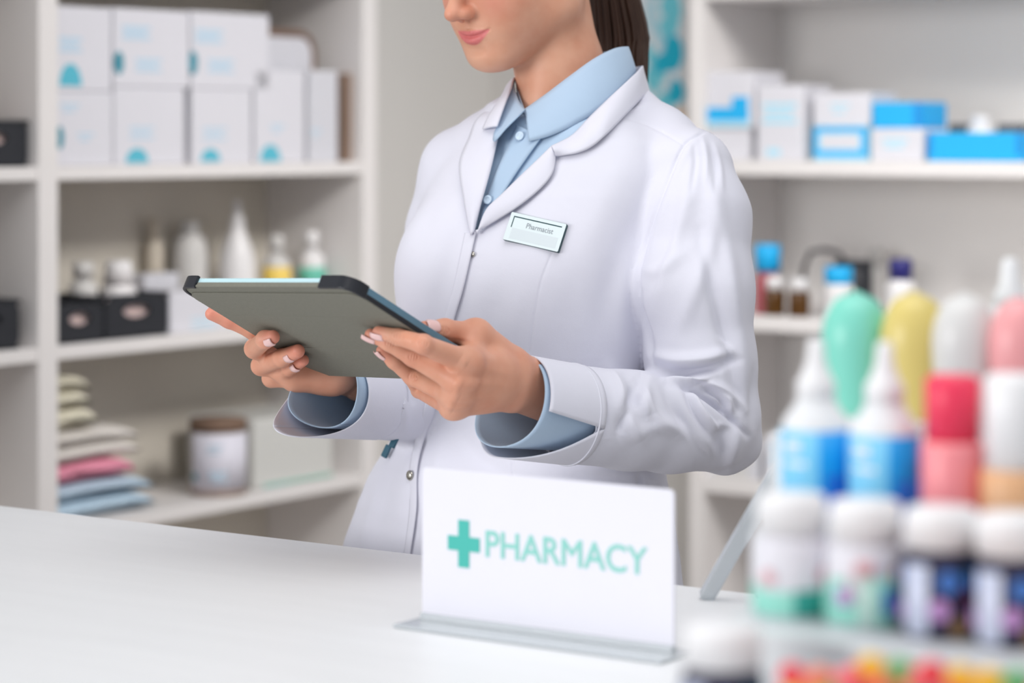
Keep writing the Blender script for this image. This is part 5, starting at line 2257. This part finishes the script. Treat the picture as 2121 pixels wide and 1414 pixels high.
botf = [wp(1072, 242, 2.896), wp(1048, 266, 2.892), wp(1022, 292, 2.900), wp(1035, 235, 2.945), wp(1052, 180, 2.99), wp(1100, 150, 3.04)]
sheet(topf, botf, M_SHIRT, 'collar_leaf', shirt, .0018, 40, 8, .002)
inn = [wp(1090, 236, 2.921), wp(1083, 220, 2.932), wp(1076, 200, 2.950), wp(1071, 178, 2.975), wp(1082, 158, 3.003), wp(1120, 140, 3.03)]
inb = [wp(1096, 285, 2.921), wp(1086, 270, 2.930), wp(1078, 250, 2.948), wp(1074, 228, 2.973), wp(1084, 208, 3.0), wp(1120, 190, 3.025)]
sheet(inn, inb, M_SHIRT, 'collar_stand', shirt, .0016, 40, 6)
# placket and buttons
la = pts_on([(1072, 262), (1058, 300), (1036, 350), (1012, 410), (992, 480)], .0030, sbvh)
lb = pts_on([(1128, 284), (1096, 328), (1066, 372), (1038, 420), (1012, 480)], .0046, sbvh)
sheet(la, lb, M_SHIRT, 'placket', shirt, .0016, 40, 6, .0)
for q in ((1083, 287), (1017, 418)):
    p = on_coat(q[0], q[1], .0062, sbvh)
    if p is None:
        continue
    mb = MB()
    mb.lathe([(0, 0), (.0048, 0), (.0054, .0006), (.0052, .0016), (.0036, .0018), (.0030, .0012), (0, .0012)], M_PEARL, 24)
    o = mb.build('button')
    o.parent = shirt
    nrml = Vector((-.45, -.85, .28)).normalized()
    o.matrix_local = Matrix.Translation(Vector(p)) @ nrml.to_track_quat('Z', 'Y').to_matrix().to_4x4()
    tag(o, 'small pearl button')

# ------------------------------------------------------------------ coat collar and lapels
# near lapel: from the roll line out to its curved edge, below the notch
roll = [wp(989, 479, 2.832)] + pts_on([(1018, 443), (1048, 412), (1085, 376), (1122, 340), (1150, 312)], .010, bvh_full)
edge = pts_on([(991, 482), (1030, 462), (1078, 432), (1124, 394), (1148, 362), (1153, 328)], .0050, bvh_full)
r0 = on_coat(993, 486, .004, bvh_full)
roll[0] = r0
near_lap = sheet(roll, edge, M_COAT, 'lapel', coat, .0022, 44, 10, .0030)
# near collar: roll line round the neck, outer edge over the shoulder
croll = [roll[-1], wp(1185, 281, 2.868), wp(1222, 243, 2.866), wp(1262, 204, 2.880), wp(1300, 168, 2.912), wp(1328, 139, 2.962), wp(1322, 138, 3.030), wp(1270, 146, 3.078), wp(1200, 156, 3.09)]
cedge = pts_on([(1154, 327), (1190, 323), (1226, 309), (1258, 282), (1296, 240)], .0050, bvh_full) + [wp(1326, 206, 2.930), wp(1345, 190, 3.0), wp(1310, 196, 3.085), wp(1210, 210, 3.115)]
sheet(croll, cedge, M_COAT, 'collar', coat, .0024, 56, 10, .006)
# inside of the collar, toward the shirt
cin = [p + np.array([0, .004, -.004]) for p in croll]
cinb = [wp(1158, 330, 2.895), wp(1186, 310, 2.895), wp(1222, 280, 2.897), wp(1262, 240, 2.905), wp(1296, 205, 2.935), wp(1315, 185, 2.965), wp(1305, 185, 3.02), wp(1262, 190, 3.055), wp(1200, 196, 3.07)]
sheet(cin, cinb, M_COAT, 'collar_lining', coat, .0014, 56, 5)
# far lapel and collar, seen nearly edge-on
fr = [on_coat(984, 484, .004, bvh_full), wp(1003, 400, 2.872), wp(1019, 340, 2.893), wp(1034, 272, 2.915), wp(1049, 218, 2.948), wp(1064, 170, 2.985), wp(1090, 150, 3.03)]
fe = pts_on([(980, 490), (966, 420), (958, 345), (978, 290), (996, 250)], .0050, bvh_full) + [wp(1030, 216, 2.985), wp(1054, 176, 3.02), wp(1085, 160, 3.06)]
sheet(fr, fe, M_COAT, 'lapel', coat, .0022, 50, 8, .004)
ca_ = [wp(1030, 262, 2.905), wp(1039, 236, 2.915), wp(1049, 208, 2.930), wp(1059, 182, 2.950), wp(1066, 162, 2.975), wp(1085, 148, 3.01)]
cb_ = [wp(1000, 268, 2.925), wp(1012, 242, 2.935), wp(1028, 216, 2.950), wp(1043, 192, 2.970), wp(1055, 172, 2.995), wp(1082, 160, 3.03)]
sheet(ca_, cb_, M_COAT, 'collar', coat, .0022, 40, 8, .004)
mb = MB()
mb.tube([Vector(p) for p in pts_on([(962, 326), (970, 330), (980, 329), (988, 326)], .0030)], .0009, mat('painted_notch_shade', (176, 176, 196), .8), 6)  # shade of the notch, drawn as a thin grey-lilac tube
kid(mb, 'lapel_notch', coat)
# the front edge: the right front laid over the left one
ln = [(989, 482), (976, 540), (962, 600), (944, 660), (918, 760), (897, 850), (880, 910), (868, 975), (866, 1060), (853, 1150), (846, 1200)]
oa = pts_on([(x, y) for x, y in ln], .0032)
ob = pts_on([(x - 26 + .014 * (y - 480), y) for x, y in ln], .0002)
sheet(ob, oa, M_COAT, 'front_placket', coat, .0010, 90, 6, .0010, None, (-.5, -.8, .1))
# snaps on the placket
for q in ((853, 986), (981, 527)):
    p = on_coat(q[0], q[1], .0026 if q[1] > 800 else .0010)
    k_ = 1.0 if q[1] > 800 else .55
    mb = MB()
    mb.lathe([(r_ * k_, z_ * k_) for r_, z_ in ((0, 0), (.0058, 0), (.0060, .0010), (.0050, .0026), (.0030, .0034), (0, .0036))], M_SNAP, 24)
    o = mb.build('snap_button')
    o.parent = coat
    nrml = Vector((-.82, -.55, .05)).normalized()
    o.matrix_local = Matrix.Translation(Vector(p)) @ nrml.to_track_quat('Z', 'Y').to_matrix().to_4x4()
    tag(o, 'silver snap button')
# ------------------------------------------------------------------ cuffs


def cuff(c0, c1, r0, r1, a0, a1, mt, name, parent, endf=None, th=.0014, n=72, k=16, wob=0.0):
    """Open tube from c0 to c1; a0(t), a1(t) give the first and last angle (0 = up, 90 = toward the camera); endf(angle) stretches the far end."""
    c0, c1 = V3(c0), V3(c1)
    ax = c1 - c0
    L_ = np.linalg.norm(ax)
    ax /= L_
    up = np.array([0, 0, 1.0])
    up -= ax * (up @ ax)
    up /= np.linalg.norm(up)
    sd = np.cross(ax, up)
    if sd[1] > 0:
        sd = -sd
    mb = MB()
    rows = []
    for j in range(k + 1):
        t = j / k
        row = []
        A0, A1 = a0(t), a1(t)
        for i in range(n + 1):
            an = A0 + (A1 - A0) * i / n
            e = endf(an) if endf else 1.0
            tt = t * e
            r = r0 + (r1 - r0) * tt + wob * math.sin(R(an * 3)) * t
            p = c0 + ax * (L_ * tt) + up * (r * math.cos(R(an))) + sd * (r * math.sin(R(an)))
            row.append(Vector(p))
        rows.append(row)
    mb.grid(rows, mt)
    o = kid(mb, name, parent)
    s = o.modifiers.new('thickness', 'SOLIDIFY')
    s.thickness = th
    s.offset = 0
    return o


lin = lambda a, b, pw=1.0: (lambda t: a + (b - a) * t ** pw)
bump_ = lambda an, c, w: math.exp(-((((an - c + 180) % 360) - 180) / w) ** 2)
# near arm: white cuff split on the camera side, blue shirt cuff inside it
cA, cB_ = FAV[3] + axn * -.006, wp(1070, 842, 2.672)
cuff(cA, cB_, .0532, .0545, lin(101, 178, 1.25), lin(461, 450), M_COAT, 'sleeve_cuff', coat, lambda an: 1.0 + .22 * bump_(an, 190, 60) - .08 * bump_(an, 0, 70))
cuff(wp(1188, 846, 2.721), wp(1066, 833, 2.670), .0445, .0470, lin(165, 165), lin(525, 525), M_SHIRT, 'shirt_cuff', shirt, lambda an: 1.0 + .28 * bump_(an, 205, 62) - .12 * bump_(an, 0, 60))
# far arm
cC = RE + axr * -.008
cuff(cC, wp(694, 820, 2.815), .0450, .0460, lin(215, 215), lin(575, 575), M_COAT, 'sleeve_cuff', coat, lambda an: 1.0 + .95 * bump_(an, 205, 55))
cuff(wp(800, 823, 2.898), wp(684, 810, 2.806), .0375, .0400, lin(150, 150), lin(510, 510), M_SHIRT, 'shirt_cuff', shirt, lambda an: 1.0 + .24 * bump_(an, 235, 50) + .05 * bump_(an, 90, 50))
# stitching along the cuff seams
mb = MB()
up = np.array([0, 0, 1.0]) - axn * axn[2]
up /= np.linalg.norm(up)
sd = np.cross(axn, up)
sd = sd if sd[1] < 0 else -sd
mb.tube([Vector(FAV[3] + axn * .0005 + up * (.0540 * math.cos(R(a))) + sd * (.0540 * math.sin(R(a)))) for a in range(-30, 200, 5)], .0011, M_COAT, 6)
kid(mb, 'cuff_seam', coat)

# pocket clip: two dark bits on the far side of the coat
for q in ((817, 906), (804, 932)):
    p = on_coat(q[0] + 10, q[1] + 4, .002)
    mb = MB()
    mb.box(-.004, .004, -.002, .002, -.0075, .0075, mat('dark_teal_plastic', (40, 92, 112), .4), .001)
    o = mb.build('pocket_clip')
    o.parent = coat
    o.matrix_local = Matrix.Translation(Vector(p) + Vector((-.006, 0, 0))) @ Matrix.Rotation(R(25), 4, 'Y') @ Matrix.Rotation(R(-40), 4, 'Z')

# trousers and shoes
fl = Field(np.array([-.30, 2.60, .03]), np.array([.36, 3.25, 1.02]), .008)
fl.ell(hipc - np.array([0, 0, .06]), (.145, .11, .12), None, .03)
fo_ = []
for s in (-1, 1):
    top_ = hipc + rt * s * .075 - np.array([0, 0, .08])
    kn = np.array([top_[0], top_[1] - .01, .46])
    an = np.array([top_[0], top_[1] + .02, .10])
    fl.chain([top_, kn, an], [.088, .068, .058], .03)
    fo_.append(an)
P, F = fl.mesh()
np_mesh('trousers', P, F, [M_TROU], person)
for an in fo_:
    tip = an + np.array([-.62, -.79, 0]) * .13
    fsx = Field(np.minimum(an, tip) - .08, np.maximum(an, tip) + .08, .005)
    fsx.cap([an[0], an[1], .048], [tip[0], tip[1], .036], .046, .036, .03)
    fsx.cap([an[0], an[1], .10], [an[0], an[1], .06], .042, .044, .03)
    P, F = fsx.mesh()
    P[:, 2] = np.maximum(P[:, 2], .001)
    np_mesh('shoe', P, F, [M_SHOE], person)

# ------------------------------------------------------------------ hair: cap over the skull and a ponytail of strands
fh_ = Field(HC - np.array([.15, .15, .12]), HC + np.array([.19, .21, .16]), .0032)
fh_.ell(hp(0, -.024, .050), (.077, .094, .087), HM, .02)
fh_.ell(hp(0, -.085, .040), (.050, .050, .055), HM, .03)
fh_.cap(hp(0, -.100, .045), hp(0, -.140, .035), .030, .020, .02)
fh_.ell(hp(0, .108, .000), (.074, .066, .088), HM, .010, 'cut')
for s in (-1, 1):
    fh_.ell(hp(s * .078, .010, -.035), (.024, .062, .050), HM, .010, 'cut')
fh_.ell(hp(0, -.03, -.085), (.09, .09, .06), HM, .012, 'cut')
P, F = fh_.mesh()
P = smooth(P, F, 2)
hair = np_mesh('hair', P, F, [M_HAIR], person)
mb = MB()
rnd = random.Random(3)
for i in range(230):
    a, rr = rnd.uniform(0, 2 * PI), math.sqrt(rnd.uniform(0, 1))
    ox, oy = rr * math.cos(a), rr * math.sin(a)
    pts = [hp(.016 * ox, -.128, .036 + .016 * oy), hp(.020 * ox, -.150, .030 + .018 * oy)]
    L_ = rnd.uniform(.92, 1.0)
    for t in (.35, .55, .75, 1.0):
        w_ = 55 * (1 - .10 * t)
        cx_ = 1274 + 8 * math.sin(t * 2.2) + 6 * t
        pts.append(wp(cx_ + w_ * ox * 1.02 + rnd.uniform(-2, 2), -62 + 330 * t * L_, 3.088 + .022 * oy + .008 * math.sin(3 * t)))
    pts = [Vector(p) for p in catmull(np.array(pts), np.linspace(0, 5, 16))]
    rad_ = [.0034 * (1 - .35 * (j / 15) ** 2) for j in range(16)]
    mb.tube(pts, rad_, M_HAIR, 6)
o = kid(mb, 'ponytail', hair)
mb = MB()
mb.lathe([(.020, -.007), (.024, -.003), (.024, .003), (.020, .007), (.018, 0), (.020, -.007)], mat('black_hair_tie', (24, 22, 22), .6), 28)
o = kid(mb, 'hair_tie', hair)
o.matrix_local = Matrix.Translation(Vector(hp(0, -.136, .035))) @ Vector(HM @ np.array([0, -1, -.1])).to_track_quat('Z', 'Y').to_matrix().to_4x4()

# ------------------------------------------------------------------ the name badge on the coat
corners = [on_coat(x, y, .006) for x, y in ((1071, 445), (1183, 469), (1150, 522), (1041, 496))]
bx = Vector(corners[1] + corners[2] - corners[0] - corners[3])
by = Vector(corners[0] + corners[1] - corners[2] - corners[3])
bc = Vector(sum(corners) / 4)
BWD, BHT = bx.length / 2, by.length / 2
bx.normalize()
bz = bx.cross(by).normalized()
if bz.y > 0:
    bz = -bz
by = bz.cross(bx)
M_BDG = mat('badge_white', (226, 238, 240), .25)
M_BTE = mat('badge_dark_teal', (0, 62, 68), .3)
M_BGR = mat('badge_grey_text', (150, 158, 166), .5)
bd = empty('name_badge', bc, 0, 'white name badge with dark teal edge reading Pharmacist, pinned on the coat chest', 'badge')
bd.rotation_euler = Matrix((bx, by, bz)).transposed().to_euler()
m = MB()
m.prism(rounded_rect(BWD, BHT, .0014, 4), -.0050, -.0006, M_BTE, None, .0004)
m.build('badge_base', bd)
m = MB()
m.prism(rounded_rect(BWD - .0006, BHT - .0006, .0013, 4), -.0006, .0, M_BDG, None, .0002)
m.build('badge_face', bd)
m = MB()
m.prism(rect(-BWD * .42, BWD * .435, BHT * .34, BHT * .375), 0, .00015, M_BTE)
m.prism(rect(-BWD * .43, -BWD * .415, -BHT * .02, BHT * .375), 0, .00015, M_BTE)
m.prism(rect(-BWD * .40, BWD * .43, -BHT * .40, -BHT * .03), 0, .00012, mat('badge_pale_grey', (216, 226, 230), .3))
m.build('badge_lines', bd)
tx = text_mesh('Pharmacist', .0085, M_BGR, 'lettering', .0002)
w_ = max(v.co.x for v in tx.data.vertices) - min(v.co.x for v in tx.data.vertices)
k = BWD * .48 / w_
for v in tx.data.vertices:
    v.co.x *= k
tx.parent = bd
tx.matrix_local = Matrix.Translation((BWD * .07, BHT * .13, .0002))
tag(tx, 'grey word Pharmacist')
